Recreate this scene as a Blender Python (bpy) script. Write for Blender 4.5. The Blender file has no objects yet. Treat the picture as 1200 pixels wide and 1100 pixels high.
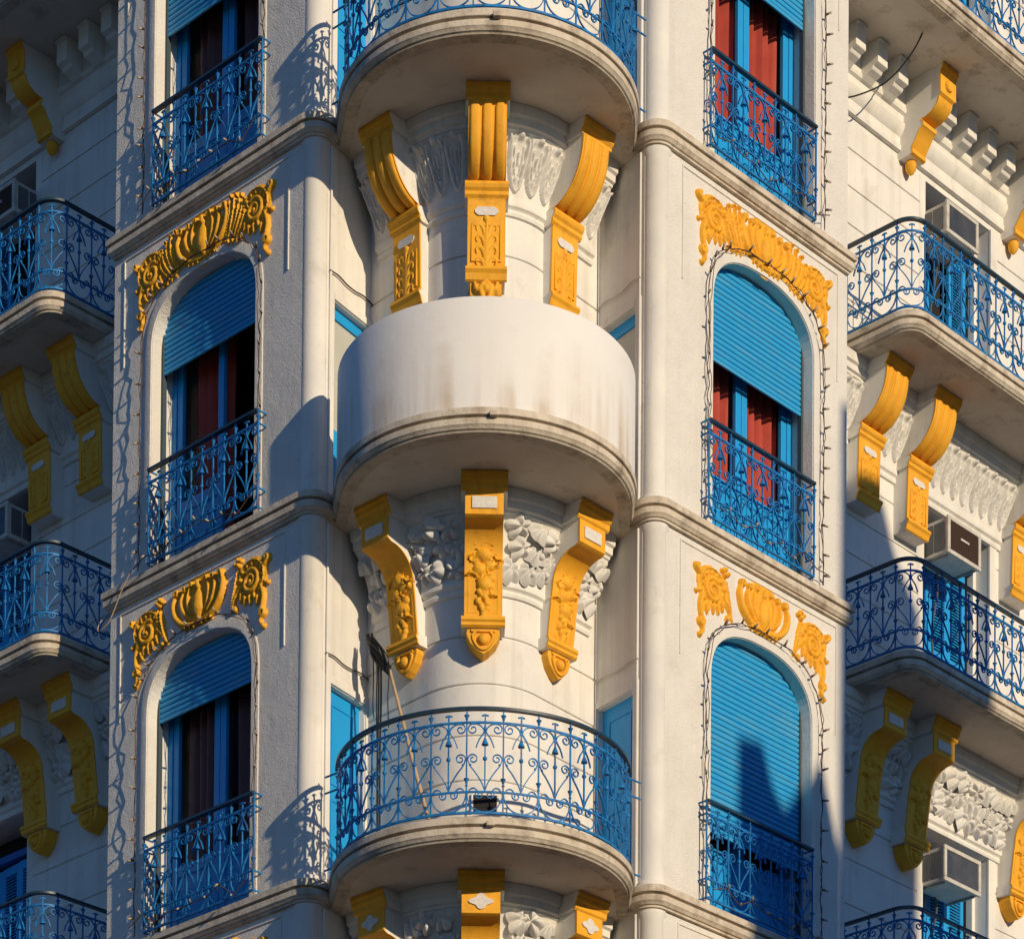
import bpy, bmesh, math, random
import numpy as np
from mathutils import Vector, Matrix
from mathutils.geometry import tessellate_polygon

random.seed(7)
rng = np.random.default_rng(7)
S2 = math.sqrt(.5)
PI = math.pi
Z0 = 14.6                       # height of the middle belt course above the street
scn = bpy.context.scene
col = scn.collection

# ------------------------------------------------------------------ camera
cam = bpy.data.cameras.new('camera')
cam.sensor_width = 36.0
cam.lens = 3473.68 / 1200 * 36
cam.shift_y = (2264.49 - 550) / 1200
cam.clip_end = 3000
camo = bpy.data.objects.new('camera', cam)
col.objects.link(camo)
cr, cu, cf = (Vector((0.99969442, -0.02332059, 0.00819918)), Vector((-0.00893279, -0.03152941, 0.99946291)),
              Vector((0.02304955, 0.99923073, 0.0317281)))
m = Matrix((cr, cu, -cf)).transposed().to_4x4()
m.translation = Vector((-0.2317, -24.7892, Z0 - 12.9962))
camo.matrix_world = m
scn.camera = camo

# ------------------------------------------------------------------ world and sun
SUN_AZ = math.radians(35.2)     # from -Y towards +X
SUN_EL = math.radians(14.0)
world = bpy.data.worlds.new('World')
scn.world = world
world.use_nodes = True
wn = world.node_tree.nodes
sky = wn.new('ShaderNodeTexSky')
sky.sky_type = 'NISHITA'
sky.sun_disc = False
sky.sun_elevation = SUN_EL
sky.sun_rotation = PI - SUN_AZ
sky.air_density = 1.0
sky.dust_density = 0.0
sky.ozone_density = 5.0
wn['Background'].inputs[1].default_value = 0.082
tint = wn.new('ShaderNodeMix')          # white balance of the sky light
tint.data_type = 'RGBA'
tint.blend_type = 'MULTIPLY'
tint.inputs[0].default_value = 1.0
tint.inputs[7].default_value = (.77, .98, 1.24, 1)
world.node_tree.links.new(sky.outputs[0], tint.inputs[6])
world.node_tree.links.new(tint.outputs[2], wn['Background'].inputs[0])
sl = bpy.data.lights.new('sun', 'SUN')
sl.energy = 3.9
sl.angle = math.radians(0.5)
sl.color = (1.0, 0.82, 0.565)
so = bpy.data.objects.new('sun', sl)
col.objects.link(so)
sd = Vector((math.sin(SUN_AZ) * math.cos(SUN_EL), -math.cos(SUN_AZ) * math.cos(SUN_EL), math.sin(SUN_EL)))
so.rotation_euler = sd.to_track_quat('Z', 'Y').to_euler()
so.location = (20, -25, 40)
scn.view_settings.view_transform = 'Standard'
scn.view_settings.look = 'None'
scn.view_settings.gamma = 1
scn.view_settings.exposure = 0.0
scn.cycles.max_bounces = 6

# ------------------------------------------------------------------ materials
def mat(name, c, rough=.8, c2=None, scale=6.0, bump=0.0, bscale=60.0, streak=None, sscale=(9, 9, .5), samt=.5,
        stain=None, stscale=2.0, stlo=.55, sthi=.7, stamt=.6, metal=0.0, spec=.3, mix=1.0):
    mt = bpy.data.materials.new(name)
    mt.use_nodes = True
    nt = mt.node_tree
    N, L = nt.nodes, nt.links
    b = N['Principled BSDF']
    b.inputs['Roughness'].default_value = rough
    b.inputs['Metallic'].default_value = metal
    b.inputs['Specular IOR Level'].default_value = spec
    g = N.new('ShaderNodeNewGeometry')
    def noise(sc, det=5, vec=None, ro=.6):
        t = N.new('ShaderNodeTexNoise')
        t.inputs['Scale'].default_value = sc
        t.inputs['Detail'].default_value = det
        t.inputs['Roughness'].default_value = ro
        L.new(vec or g.outputs['Position'], t.inputs['Vector'])
        return t
    def ramp(src, lo, hi):
        r = N.new('ShaderNodeMapRange')
        r.inputs[1].default_value = lo
        r.inputs[2].default_value = hi
        L.new(src, r.inputs[0])
        return r.outputs[0]
    def mixc(fac, a, bb):
        x = N.new('ShaderNodeMix')
        x.data_type = 'RGBA'
        if isinstance(fac, float): x.inputs[0].default_value = fac
        else: L.new(fac, x.inputs[0])
        for i, v in ((6, a), (7, bb)):
            if isinstance(v, tuple): x.inputs[i].default_value = (*v, 1)
            else: L.new(v, x.inputs[i])
        return x.outputs[2]
    def scaled(f, k):
        x = N.new('ShaderNodeMath')
        x.operation = 'MULTIPLY'
        L.new(f, x.inputs[0])
        x.inputs[1].default_value = k
        return x.outputs[0]
    cur = c
    if c2:
        cur = mixc(scaled(ramp(noise(scale).outputs[0], .35, .68), mix), c, c2)
    if streak:
        vm = N.new('ShaderNodeVectorMath')
        vm.operation = 'MULTIPLY'
        vm.inputs[1].default_value = sscale
        L.new(g.outputs['Position'], vm.inputs[0])
        cur = mixc(scaled(ramp(noise(1.0, 4, vm.outputs[0]).outputs[0], .5, .75), samt), cur, streak)
    if stain:
        cur = mixc(scaled(ramp(noise(stscale, 7, None, .7).outputs[0], stlo, sthi), stamt), cur, stain)
    if isinstance(cur, tuple): b.inputs['Base Color'].default_value = (*cur, 1)
    else: L.new(cur, b.inputs['Base Color'])
    if bump:
        bp = N.new('ShaderNodeBump')
        bp.inputs['Strength'].default_value = bump
        bp.inputs['Distance'].default_value = .02
        wv = N.new('ShaderNodeMath')
        wv.operation = 'MULTIPLY_ADD'
        L.new(noise(4.5, 3).outputs[0], wv.inputs[0])
        wv.inputs[1].default_value = 1.6
        L.new(noise(bscale, 6, None, .65).outputs[0], wv.inputs[2])
        L.new(wv.outputs[0], bp.inputs['Height'])
        L.new(bp.outputs[0], b.inputs['Normal'])
    return mt

def add_drips(mt, z0, z1, colr, amt):
    """rain drips of dirty water: thin vertical runs that start low on the wall"""
    nt = mt.node_tree
    N, L = nt.nodes, nt.links
    b = N['Principled BSDF']
    src = b.inputs['Base Color'].links[0].from_socket
    g = N.new('ShaderNodeNewGeometry')
    sep = N.new('ShaderNodeSeparateXYZ')
    L.new(g.outputs['Position'], sep.inputs[0])
    vm = N.new('ShaderNodeVectorMath')
    vm.operation = 'MULTIPLY'
    vm.inputs[1].default_value = (5.5, 5.5, .35)
    L.new(g.outputs['Position'], vm.inputs[0])
    n1 = N.new('ShaderNodeTexNoise')
    n1.inputs['Scale'].default_value = 1.0
    n1.inputs['Detail'].default_value = 6
    L.new(vm.outputs[0], n1.inputs['Vector'])
    n2 = N.new('ShaderNodeTexNoise')
    n2.inputs['Scale'].default_value = 2.6
    n2.inputs['Detail'].default_value = 5
    L.new(g.outputs['Position'], n2.inputs['Vector'])
    r1 = N.new('ShaderNodeMapRange')
    r1.inputs[1].default_value = .42
    r1.inputs[2].default_value = .66
    L.new(n1.outputs[0], r1.inputs[0])
    r2 = N.new('ShaderNodeMapRange')
    r2.inputs[1].default_value = z1
    r2.inputs[2].default_value = z0
    ad = N.new('ShaderNodeMath')
    ad.operation = 'MULTIPLY_ADD'
    L.new(n2.outputs[0], ad.inputs[0])
    ad.inputs[1].default_value = 1.1
    L.new(sep.outputs[2], ad.inputs[2])
    L.new(ad.outputs[0], r2.inputs[0])
    mu = N.new('ShaderNodeMath')
    mu.operation = 'MULTIPLY'
    L.new(r1.outputs[0], mu.inputs[0])
    L.new(r2.outputs[0], mu.inputs[1])
    m2 = N.new('ShaderNodeMath')
    m2.operation = 'MULTIPLY'
    L.new(mu.outputs[0], m2.inputs[0])
    m2.inputs[1].default_value = amt
    mx = N.new('ShaderNodeMix')
    mx.data_type = 'RGBA'
    L.new(m2.outputs[0], mx.inputs[0])
    L.new(src, mx.inputs[6])
    mx.inputs[7].default_value = (*colr, 1)
    L.new(mx.outputs[2], b.inputs['Base Color'])
WHITE = (.79, .757, .695)
M = {}
M['plaster'] = mat('plaster', WHITE, .85, (.69, .67, .635), 2.2, .12, 40, streak=(.50, .45, .38), sscale=(7, 7, .35), samt=.5,
                   stain=(.42, .36, .28), stscale=3, stlo=.58, sthi=.8, stamt=.55)
M['stucco'] = mat('stucco', (.81, .777, .72), .9, (.75, .715, .66), 3, .7, 75, streak=(.58, .54, .48), sscale=(8, 8, .4), samt=.3,
                  stain=(.48, .43, .36), stscale=2.5, stlo=.6, sthi=.8, stamt=.35)
M['parapet'] = mat('parapet_render', (.79, .765, .73), .8, (.755, .73, .69), 1.6, .07, 30, streak=(.62, .55, .46), sscale=(9, 9, .3), samt=.10,
                   stain=(.56, .46, .34), stscale=2.0, stlo=.6, sthi=.8, stamt=.22)
add_drips(M['parapet'], Z0 + .70, Z0 + 1.14, (.46, .33, .20), .75)
M['stone'] = mat('slab_stone', (.68, .60, .49), .85, (.55, .47, .37), 4, .3, 45, stain=(.22, .165, .12), stscale=5, stlo=.48, sthi=.70, stamt=.8,
                 streak=(.36, .29, .22), sscale=(14, 14, 1), samt=.4)
M['soffit'] = mat('soffit', (.70, .63, .54), .9, (.60, .53, .45), 2.5, .15, 30, stain=(.22, .17, .12), stscale=3.2, stlo=.56, sthi=.75, stamt=.65)
M['frieze'] = mat('carved_plaster', (.73, .715, .69), .85, (.62, .60, .57), 8, .15, 60, stain=(.42, .37, .3), stscale=7, stlo=.55, sthi=.75, stamt=.4)
M['yellow'] = mat('ochre_paint', (.82, .385, .018), .65, (.86, .43, .04), 3.5, .18, 60, streak=(.55, .23, .02), sscale=(11, 11, 1.2), samt=.45, stain=(.30, .14, .03), stscale=6, stlo=.57, sthi=.76, stamt=.55)
M['gold'] = mat('ornament_paint', (.85, .43, .024), .6, (.76, .35, .025), 14, .18, 60, stain=(.32, .15, .03), stscale=9, stlo=.56, sthi=.76, stamt=.5)
M['plate'] = mat('plate_white', (.74, .71, .68), .7, (.6, .57, .55), 30, .1, 60)
M['iron'] = mat('blue_iron', (.008, .135, .41), .55, (.015, .235, .58), 18, .1, 120, streak=(.015, .035, .07), sscale=(16, 16, 5), samt=.7, stain=(.09, .045, .025), stscale=24, stlo=.60, sthi=.74, stamt=.6, spec=.35)
M['handrail'] = mat('handrail_paint', (.012, .035, .06), .4, (.02, .05, .08), 12, .1, 120, spec=.5)
M['blue'] = mat('blue_paint', (.010, .33, .74), .5, (.012, .30, .68), 6, .06, 60, spec=.4)
M['navy'] = mat('dark_blue_paint', (.01, .12, .42), .5, (.012, .10, .36), 6, .05, 60, spec=.4)
M['shutter'] = mat('shutter_paint', (.022, .325, .66), .55, (.036, .35, .64), 7, .08, 60, streak=(.14, .36, .52), sscale=(1.6, 1.6, 21), samt=.6,
                   stain=(.30, .36, .38), stscale=(3.0), stlo=.60, sthi=.72, stamt=.35)
M['shutter_dark'] = mat('shutter_side', (.05, .075, .09), .7)
M['curtain'] = mat('red_curtain', (.58, .10, .065), .85, (.48, .075, .05), 5)
M['curtain_pale'] = mat('plum_curtain', (.22, .10, .09), .85, (.2, .08, .08), 5)
M['dark'] = mat('dark_interior', (.02, .018, .017), .9)
M['grille'] = mat('brown_grille', (.10, .06, .045), .6, spec=.2)
M['acwhite'] = mat('ac_casing', (.62, .59, .53), .6, (.5, .47, .42), 9, stain=(.3, .26, .2), stscale=8, stlo=.5, sthi=.75, stamt=.5)
M['acgrey'] = mat('ac_side', (.10, .11, .12), .6, (.14, .14, .14), 9)
M['pane'] = mat('smoked_pane', (.05, .055, .06), .25, (.09, .09, .09), 5, spec=.5)
M['milk'] = mat('milky_pane', (.50, .50, .44), .5, (.44, .44, .40), 4)
M['wire'] = mat('brown_wire', (.10, .06, .04), .7)
M['black'] = mat('black_cable', (.012, .012, .013), .6)
M['bulb'] = mat('frosted_bulb', (.40, .34, .25), .35, spec=.5)
M['bulbcap'] = mat('bulb_socket', (.12, .07, .05), .6)
M['wood'] = mat('pale_wood', (.50, .36, .22), .7, (.42, .29, .17), 20)
M['steel'] = mat('grey_steel', (.32, .31, .29), .5, metal=.6)
M['asphalt'] = mat('asphalt', (.05, .05, .05), .9, (.065, .063, .06), 3, .3, 80)
M['paving'] = mat('paving', (.28, .26, .235), .9, (.22, .21, .19), 3, .3, 40)
M['facing'] = mat('neighbour_render', (.52, .46, .38), .9, (.45, .4, .33), 1.2, .1, 20)
g_ = bpy.data.materials.new('window_glass')
g_.use_nodes = True
gb = g_.node_tree.nodes['Principled BSDF']
gb.inputs['Base Color'].default_value = (.01, .012, .014, 1)
gb.inputs['Roughness'].default_value = .03
gb.inputs['Alpha'].default_value = .06
gb.inputs['Specular IOR Level'].default_value = .5
M['glass'] = g_

# ------------------------------------------------------------------ mesh building
class MB:
    def __init__(s):
        s.v = []
        s.f = []
    def add(s, vs, fs):
        n = len(s.v)
        s.v += [tuple(map(float, p)) for p in vs]
        s.f += [tuple(i + n for i in q) for q in fs]
        return s
    def box(s, x0, x1, y0, y1, z0, z1):
        return s.add([(x0, y0, z0), (x1, y0, z0), (x1, y1, z0), (x0, y1, z0), (x0, y0, z1), (x1, y0, z1), (x1, y1, z1), (x0, y1, z1)],
                     [(3, 2, 1, 0), (4, 5, 6, 7), (0, 1, 5, 4), (1, 2, 6, 5), (2, 3, 7, 6), (3, 0, 4, 7)])
    def tube(s, path, r, sides=6, r2=None, flat=None):
        """round tube along 3-d path; r may be a list; flat=(w,d): rectangular section, w in the path plane, d along y"""
        P = [Vector(p) for p in path]
        n = len(P)
        base = len(s.v)
        up = None
        k = 4 if flat else sides
        for i in range(n):
            t = (P[min(i + 1, n - 1)] - P[max(i - 1, 0)])
            t = t.normalized() if t.length > 1e-9 else Vector((0, 0, 1))
            if flat:
                b = Vector((0, 1, 0))
                a = t.cross(b)
                a = a.normalized() if a.length > 1e-6 else Vector((1, 0, 0))
            else:
                if up is None:
                    up = Vector((0, 0, 1)) if abs(t.z) < .9 else Vector((1, 0, 0))
                a = (up - t * up.dot(t)).normalized()
                up = a
                b = t.cross(a)
            ri = r[i] if isinstance(r, (list, tuple)) else r
            for j in range(k):
                if flat:
                    q = [(-1, -1), (1, -1), (1, 1), (-1, 1)][j]
                    p = P[i] + a * q[0] * flat[0] / 2 * ri + b * q[1] * flat[1] / 2 * ri
                else:
                    an = 2 * PI * j / k
                    p = P[i] + a * math.cos(an) * ri + b * math.sin(an) * ri
                s.v.append(tuple(p))
        for i in range(n - 1):
            for j in range(k):
                j2 = (j + 1) % k
                s.f.append((base + i * k + j, base + i * k + j2, base + (i + 1) * k + j2, base + (i + 1) * k + j))
        s.f.append(tuple(base + j for j in range(k))[::-1])
        s.f.append(tuple(base + (n - 1) * k + j for j in range(k)))
        return s
    def lathe(s, prof, cx=0, cy=0, cz=0, n=10, axis='z'):
        base = len(s.v)
        for r, z in prof:
            for j in range(n):
                a = 2 * PI * j / n
                if axis == 'z': s.v.append((cx + r * math.cos(a), cy + r * math.sin(a), cz + z))
                else: s.v.append((cx + r * math.cos(a), cy - z, cz + r * math.sin(a)))
        for i in range(len(prof) - 1):
            for j in range(n):
                j2 = (j + 1) % n
                s.f.append((base + i * n + j, base + i * n + j2, base + (i + 1) * n + j2, base + (i + 1) * n + j))
        s.f.append(tuple(base + j for j in range(n))[::-1])
        s.f.append(tuple(base + (len(prof) - 1) * n + j for j in range(n)))
        return s
    def prism(s, poly, axis, a, b):
        """polygon (2-d) extruded along axis: 'x' -> (y,z), 'y' -> (x,z), 'z' -> (x,y)"""
        def p3(p, t):
            return (t, p[0], p[1]) if axis == 'x' else (p[0], t, p[1]) if axis == 'y' else (p[0], p[1], t)
        n = len(poly)
        base = len(s.v)
        s.v += [p3(p, a) for p in poly] + [p3(p, b) for p in poly]
        for i in range(n):
            j = (i + 1) % n
            s.f.append((base + i, base + j, base + n + j, base + n + i))
        for tri in tessellate_polygon([[Vector((p[0], p[1], 0)) for p in poly]]):
            s.f.append(tuple(base + i for i in tri))
            s.f.append(tuple(base + n + i for i in tri)[::-1])
        return s
    def ball(s, c, r, n=6, sz=1.0):
        prof = [(r * math.sin(PI * i / n) + 1e-5, -r * sz * math.cos(PI * i / n)) for i in range(n + 1)]
        return s.lathe(prof, *c, n=8)
    def mesh(s, name, smooth=None):
        me = bpy.data.meshes.new(name)
        me.from_pydata(s.v, [], s.f)
        bm = bmesh.new()
        bm.from_mesh(me)
        bmesh.ops.recalc_face_normals(bm, faces=bm.faces)
        if smooth:
            for f in bm.faces: f.smooth = True
            for e in bm.edges:
                if len(e.link_faces) == 2 and e.calc_face_angle(0) > math.radians(smooth): e.smooth = False
        bm.to_mesh(me)
        bm.free()
        return me
    def build(s, name, mt, parent=None, smooth=None, bevel=0):
        return link(name, s.mesh(name, smooth), mt, parent, bevel)

def link(name, me, mt, parent=None, bevel=0):
    if mt and not me.materials: me.materials.append(M[mt])
    o = bpy.data.objects.new(name, me)
    col.objects.link(o)
    if parent is not None: o.parent = parent
    if bevel:
        b = o.modifiers.new('edge', 'BEVEL')
        b.width = bevel
        b.segments = 2
        b.limit_method = 'ANGLE'
        b.angle_limit = math.radians(35)
    return o

def empty(name, loc=(0, 0, 0)):
    o = bpy.data.objects.new(name, None)
    o.location = loc
    col.objects.link(o)
    return o

def tag(o, label, cat, group=None):
    o['label'] = label
    o['category'] = cat
    if group: o['group'] = group
    return o

def structure(o):
    o['kind'] = 'structure'
    return o

# heightfield reliefs: strokes of varying radius, the highest one wins
def spiral(c, r0, r1, a0, turns, n=22):
    return [(c[0] + (r0 + (r1 - r0) * t) * math.cos(a0 + 2 * PI * turns * t), c[1] + (r0 + (r1 - r0) * t) * math.sin(a0 + 2 * PI * turns * t))
            for t in [i / n for i in range(n + 1)]]

def curve(pts, n=14):
    """smooth curve through the points"""
    P = [np.array(p, float) for p in pts]
    P = [2 * P[0] - P[1]] + P + [2 * P[-1] - P[-2]]
    out = []
    for i in range(1, len(P) - 2):
        for k in range(n):
            t = k / n
            a, b, c, d = P[i - 1], P[i], P[i + 1], P[i + 2]
            out.append(tuple(.5 * ((2 * b) + (c - a) * t + (2 * a - 5 * b + 4 * c - d) * t * t + (-a + 3 * b - 3 * c + d) * t ** 3)))
    out.append(tuple(P[-2]))
    return out

def curve3(pts, n=6):
    P = [np.array(p, float) for p in pts]
    P = [2 * P[0] - P[1]] + P + [2 * P[-1] - P[-2]]
    out = []
    for i in range(1, len(P) - 2):
        for k in range(n):
            t = k / n
            a, b, c, d = P[i - 1], P[i], P[i + 1], P[i + 2]
            out.append(tuple(.5 * ((2 * b) + (c - a) * t + (2 * a - 5 * b + 4 * c - d) * t * t + (-a + 3 * b - 3 * c + d) * t ** 3)))
    out.append(tuple(P[-2]))
    return out

def field(prims, x0, x1, z0, z1, step):
    nx, nz = int((x1 - x0) / step) + 1, int((z1 - z0) / step) + 1
    X, Zz = np.meshgrid(np.linspace(x0, x1, nx), np.linspace(z0, z1, nz))
    H = np.zeros_like(X)
    for pts, rad, hgt, flutes in prims:
        P = np.array(pts, float)
        n = len(P)
        R = np.interp(np.linspace(0, 1, n), np.linspace(0, 1, len(rad)), rad) if isinstance(rad, (list, tuple)) else np.full(n, rad)
        G = np.interp(np.linspace(0, 1, n), np.linspace(0, 1, len(hgt)), hgt) if isinstance(hgt, (list, tuple)) else np.full(n, hgt)
        h = np.zeros_like(X)
        for i in range(max(1, n - 1)):
            a = P[i]
            b = P[min(i + 1, n - 1)]
            d = b - a
            L2 = d @ d + 1e-12
            t = np.clip(((X - a[0]) * d[0] + (Zz - a[1]) * d[1]) / L2, 0, 1)
            ex, ez = X - a[0] - t * d[0], Zz - a[1] - t * d[1]
            dist = np.sqrt(ex * ex + ez * ez)
            i2 = min(i + 1, n - 1)
            r = R[i] + (R[i2] - R[i]) * t
            g = G[i] + (G[i2] - G[i]) * t
            u = dist / np.maximum(r, 1e-6)
            hh = g * np.sqrt(np.clip(1 - u * u, 0, 1))
            if flutes:
                hh = hh * (.72 + .28 * np.cos(u * PI * flutes))
            h = np.maximum(h, np.where(u < 1, hh, 0))
        H = np.maximum(H, h)
    return X, Zz, H

def relief(prims, x0, x1, z0, z1, step, eps=.0015, rough=.0):
    X, Zz, H = field(prims, x0, x1, z0, z1, step)
    if rough: H = np.where(H > eps, H + rng.normal(0, rough, H.shape), H)
    nz, nx = X.shape
    on = H > eps
    idx = -np.ones(X.shape, int)
    mb = MB()
    keep = on[:-1, :-1] | on[1:, :-1] | on[:-1, 1:] | on[1:, 1:]
    need = np.zeros_like(on)
    need[:-1, :-1] |= keep
    need[1:, :-1] |= keep
    need[:-1, 1:] |= keep
    need[1:, 1:] |= keep
    k = 0
    for j in range(nz):
        for i in range(nx):
            if need[j, i]:
                idx[j, i] = k
                k += 1
                mb.v.append((X[j, i], .003 - H[j, i] if H[j, i] > eps else .004, Zz[j, i]))
    for j in range(nz - 1):
        for i in range(nx - 1):
            if keep[j, i]:
                mb.f.append((int(idx[j, i]), int(idx[j, i + 1]), int(idx[j + 1, i + 1]), int(idx[j + 1, i])))
    return mb

def deepen(prims, k=1.15, w=1.0):
    out = []
    for p, r, h, f in prims:
        if h == .014: out.append((p, r, .010, f))
        else: out.append((p, [v * w for v in r] if isinstance(r, list) else r * w, [v * k for v in h] if isinstance(h, list) else h * k, f))
    return out
def mirror(prims):
    return prims + [([(-x, z) for x, z in p], r, h, f) for p, r, h, f in prims]

# ------------------------------------------------------------------ plan of the building
X0 = 1.5883                     # where the belt line of a bay facade starts beside its column
WEND = {1: 2.556, -1: 2.60}     # bay facade ends
WALL = 1.08                     # side wall behind the belt line of the bay
LEV = {0: Z0 + 6.54, 1: Z0 + 3.2695, 2: Z0, 3: Z0 - 3.3305}
def F(side, s, off, z=0.0):
    return Vector((side * (X0 + s * S2 - off * S2), s * S2 + off * S2, z))
def place(o, side, s, off, z):
    o.location = F(side, s, off, z)
    o.rotation_euler = (0, 0, side * PI / 4)
    return o
BC = (0.0, .42)                 # nose of the turret body: round, then straight flanks
BR = .62
NOSE = math.radians(48)
def body_at(u, out=0.0):
    """point and facing angle on the turret body, u metres from its front (positive to the right)"""
    sg = 1 if u >= 0 else -1
    a = min(abs(u) / BR, NOSE)
    x, y = BC[0] + (BR + out) * math.sin(a), BC[1] - (BR + out) * math.cos(a)
    rest = abs(u) - NOSE * BR
    if rest > 0:
        x += rest * math.cos(NOSE)
        y += rest * math.sin(NOSE)
    return sg * x, y, sg * a
UEND = NOSE * BR + .86
def body_mesh(prof, u0, u1, n):
    mb = MB()
    for o, z in prof:
        for i in range(n + 1):
            x, y, _ = body_at(u0 + (u1 - u0) * i / n, o)
            mb.v.append((x, y, z))
    for p in range(len(prof) - 1):
        for i in range(n):
            mb.f.append((p * (n + 1) + i, p * (n + 1) + i + 1, (p + 1) * (n + 1) + i + 1, (p + 1) * (n + 1) + i))
    return mb
SC = (0.015, -.10)              # balcony circle
SR = 1.278
CC = 1.46                      # column centre x
CY, CRAD = .15, .12

bld = empty('corner_building')
tag(bld, 'ornate cream corner building with round turret balconies, ochre brackets and blue ironwork', 'building')

# ground
gm = MB().add([(-1500, -1500, 0), (1500, -1500, 0), (1500, 1500, 0), (-1500, 1500, 0)], [(0, 1, 2, 3)])
structure(gm.build('ground', 'asphalt'))
pv = MB().prism([(-14, 14), (-4.8, 1.0), (-2.2, -2.2), (2.2, -2.2), (4.8, 1.0), (14, 14)], 'z', .004, .14)
structure(pv.build('pavement', 'paving', bevel=.02))

# ------------------------------------------------------------------ sweeps for belts and slabs
PROF = [(-.16, .03), (-.012, .014), (0, .004), (0, -.048), (-.006, -.052), (-.045, -.054), (-.045, -.068), (-.012, -.072),
        (-.012, -.122), (-.02, -.128), (-.034, -.15), (-.05, -.156), (-.05, -.172), (-.16, -.172)]
def norms(path, flip=1):
    P = [np.array(p[:2], float) for p in path]
    out = []
    for i in range(len(P)):
        a = P[i] - P[i - 1] if i > 0 else P[1] - P[0]
        b = P[i + 1] - P[i] if i < len(P) - 1 else P[-1] - P[-2]
        a = a / np.linalg.norm(a)
        b = b / np.linalg.norm(b)
        t = a + b
        t = t / max(np.linalg.norm(t), 1e-6)
        n = np.array([t[1], -t[0]]) * flip
        c = max(.45, abs(n @ (np.array([a[1], -a[0]]) * flip)))
        out.append(n / c)
    return out
def sweep(path, nr, prof, z):
    mb = MB()
    k = len(prof)
    for p, n in zip(path, nr):
        for o, h in prof:
            mb.v.append((p[0] + n[0] * o, p[1] + n[1] * o, z + h))
    for i in range(len(path) - 1):
        for j in range(k - 1):
            mb.f.append((i * k + j, i * k + j + 1, (i + 1) * k + j + 1, (i + 1) * k + j))
    mb.f.append(tuple(range(k)))
    mb.f.append(tuple((len(path) - 1) * k + j for j in range(k))[::-1])
    return mb

def arc(c, r, a0, a1, n):
    return [(c[0] + r * math.cos(math.radians(a0 + (a1 - a0) * i / n)), c[1] + r * math.sin(math.radians(a0 + (a1 - a0) * i / n))) for i in range(n + 1)]
# belt line from the left bay end over the balcony to the right bay end (walked left to right, outside on the right hand)
def side_pts(sgn, w):
    far = F(sgn, w, 0)
    back = F(sgn, w, .75)
    return [(back.x, back.y), (far.x, far.y)]
ring = .20
lft = side_pts(-1, WEND[-1] + .045)
rgt = side_pts(1, WEND[1] + .045)[::-1]
left_ring = arc((-CC, CY), ring, 228, 328, 12)
right_ring = arc((CC, CY), ring, 212, 312, 12)
slab_arc = arc(SC, SR, 184, 356, 72)
full = lft + left_ring + slab_arc + right_ring + rgt
fn = norms(full)
ia, ib = len(lft) + len(left_ring) - 1, len(lft) + len(left_ring) + len(slab_arc)
for lv in (0, 1, 2, 3):
    z = LEV[lv]
    sweep(full[:ia + 1], fn[:ia + 1], PROF, z).build('belt_course', 'stone', bld, smooth=30)
    sweep(full[ib:], fn[ib:], PROF, z).build('belt_course', 'stone', bld, smooth=30)
    sb = sweep(full[ia:ib + 1], fn[ia:ib + 1], PROF, z)
    slab = sb.build('balcony_slab', 'stone', bld, smooth=30)
    inner_edge = [(p[0] - n[0] * .05, p[1] - n[1] * .05) for p, n in zip(full[ia:ib + 1], fn[ia:ib + 1])]
    poly = inner_edge + [(1.30, .95), (-1.30, .95)]
    MB().prism(poly, 'z', z - .170, z - .150).build('soffit', 'soffit', slab)
    MB().prism(poly, 'z', z - .02, z + .022).build('balcony_floor', 'stone', slab)
    # the small drain lump in the middle of the slab edge
    MB().box(-.02, .045, -.03, .02, -.075, -.035).build('drain_spout', 'stone', slab, bevel=.006).location = (.05, SC[1] - SR - .004, z)

# ------------------------------------------------------------------ columns, turret body, inner walls
zt = {0: Z0 + 9.9, 1: LEV[0], 2: LEV[1], 3: LEV[2], 4: LEV[3]}
zb = {0: LEV[0], 1: LEV[1], 2: LEV[2], 3: LEV[3], 4: 0.0}
cprof = [(CRAD, 0.0), (CRAD, 1.0)]
for st in (0, 1, 2, 3, 4):
    h = zt[st] - zb[st]
    for sd_ in (-1, 1):
        mb = MB().lathe([(CRAD + .02, .0), (CRAD + .02, .06), (CRAD, .075), (CRAD, h - .24), (CRAD + .012, h - .22), (CRAD + .012, h - .17), (CRAD, h - .165), (CRAD, h)], n=28)
        o = mb.build('column', 'plaster', bld, smooth=40)
        o.location = (sd_ * CC, CY, zb[st])
        # fillet and thin conduit between the column and the inner wall
        o = MB().tube([(0, 0, .02), (0, 0, h - .2)], .011, 6).build('conduit', 'plaster', bld, smooth=60)
        o.location = (sd_ * (CC - CRAD - .018), CY - .045, zb[st])

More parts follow.
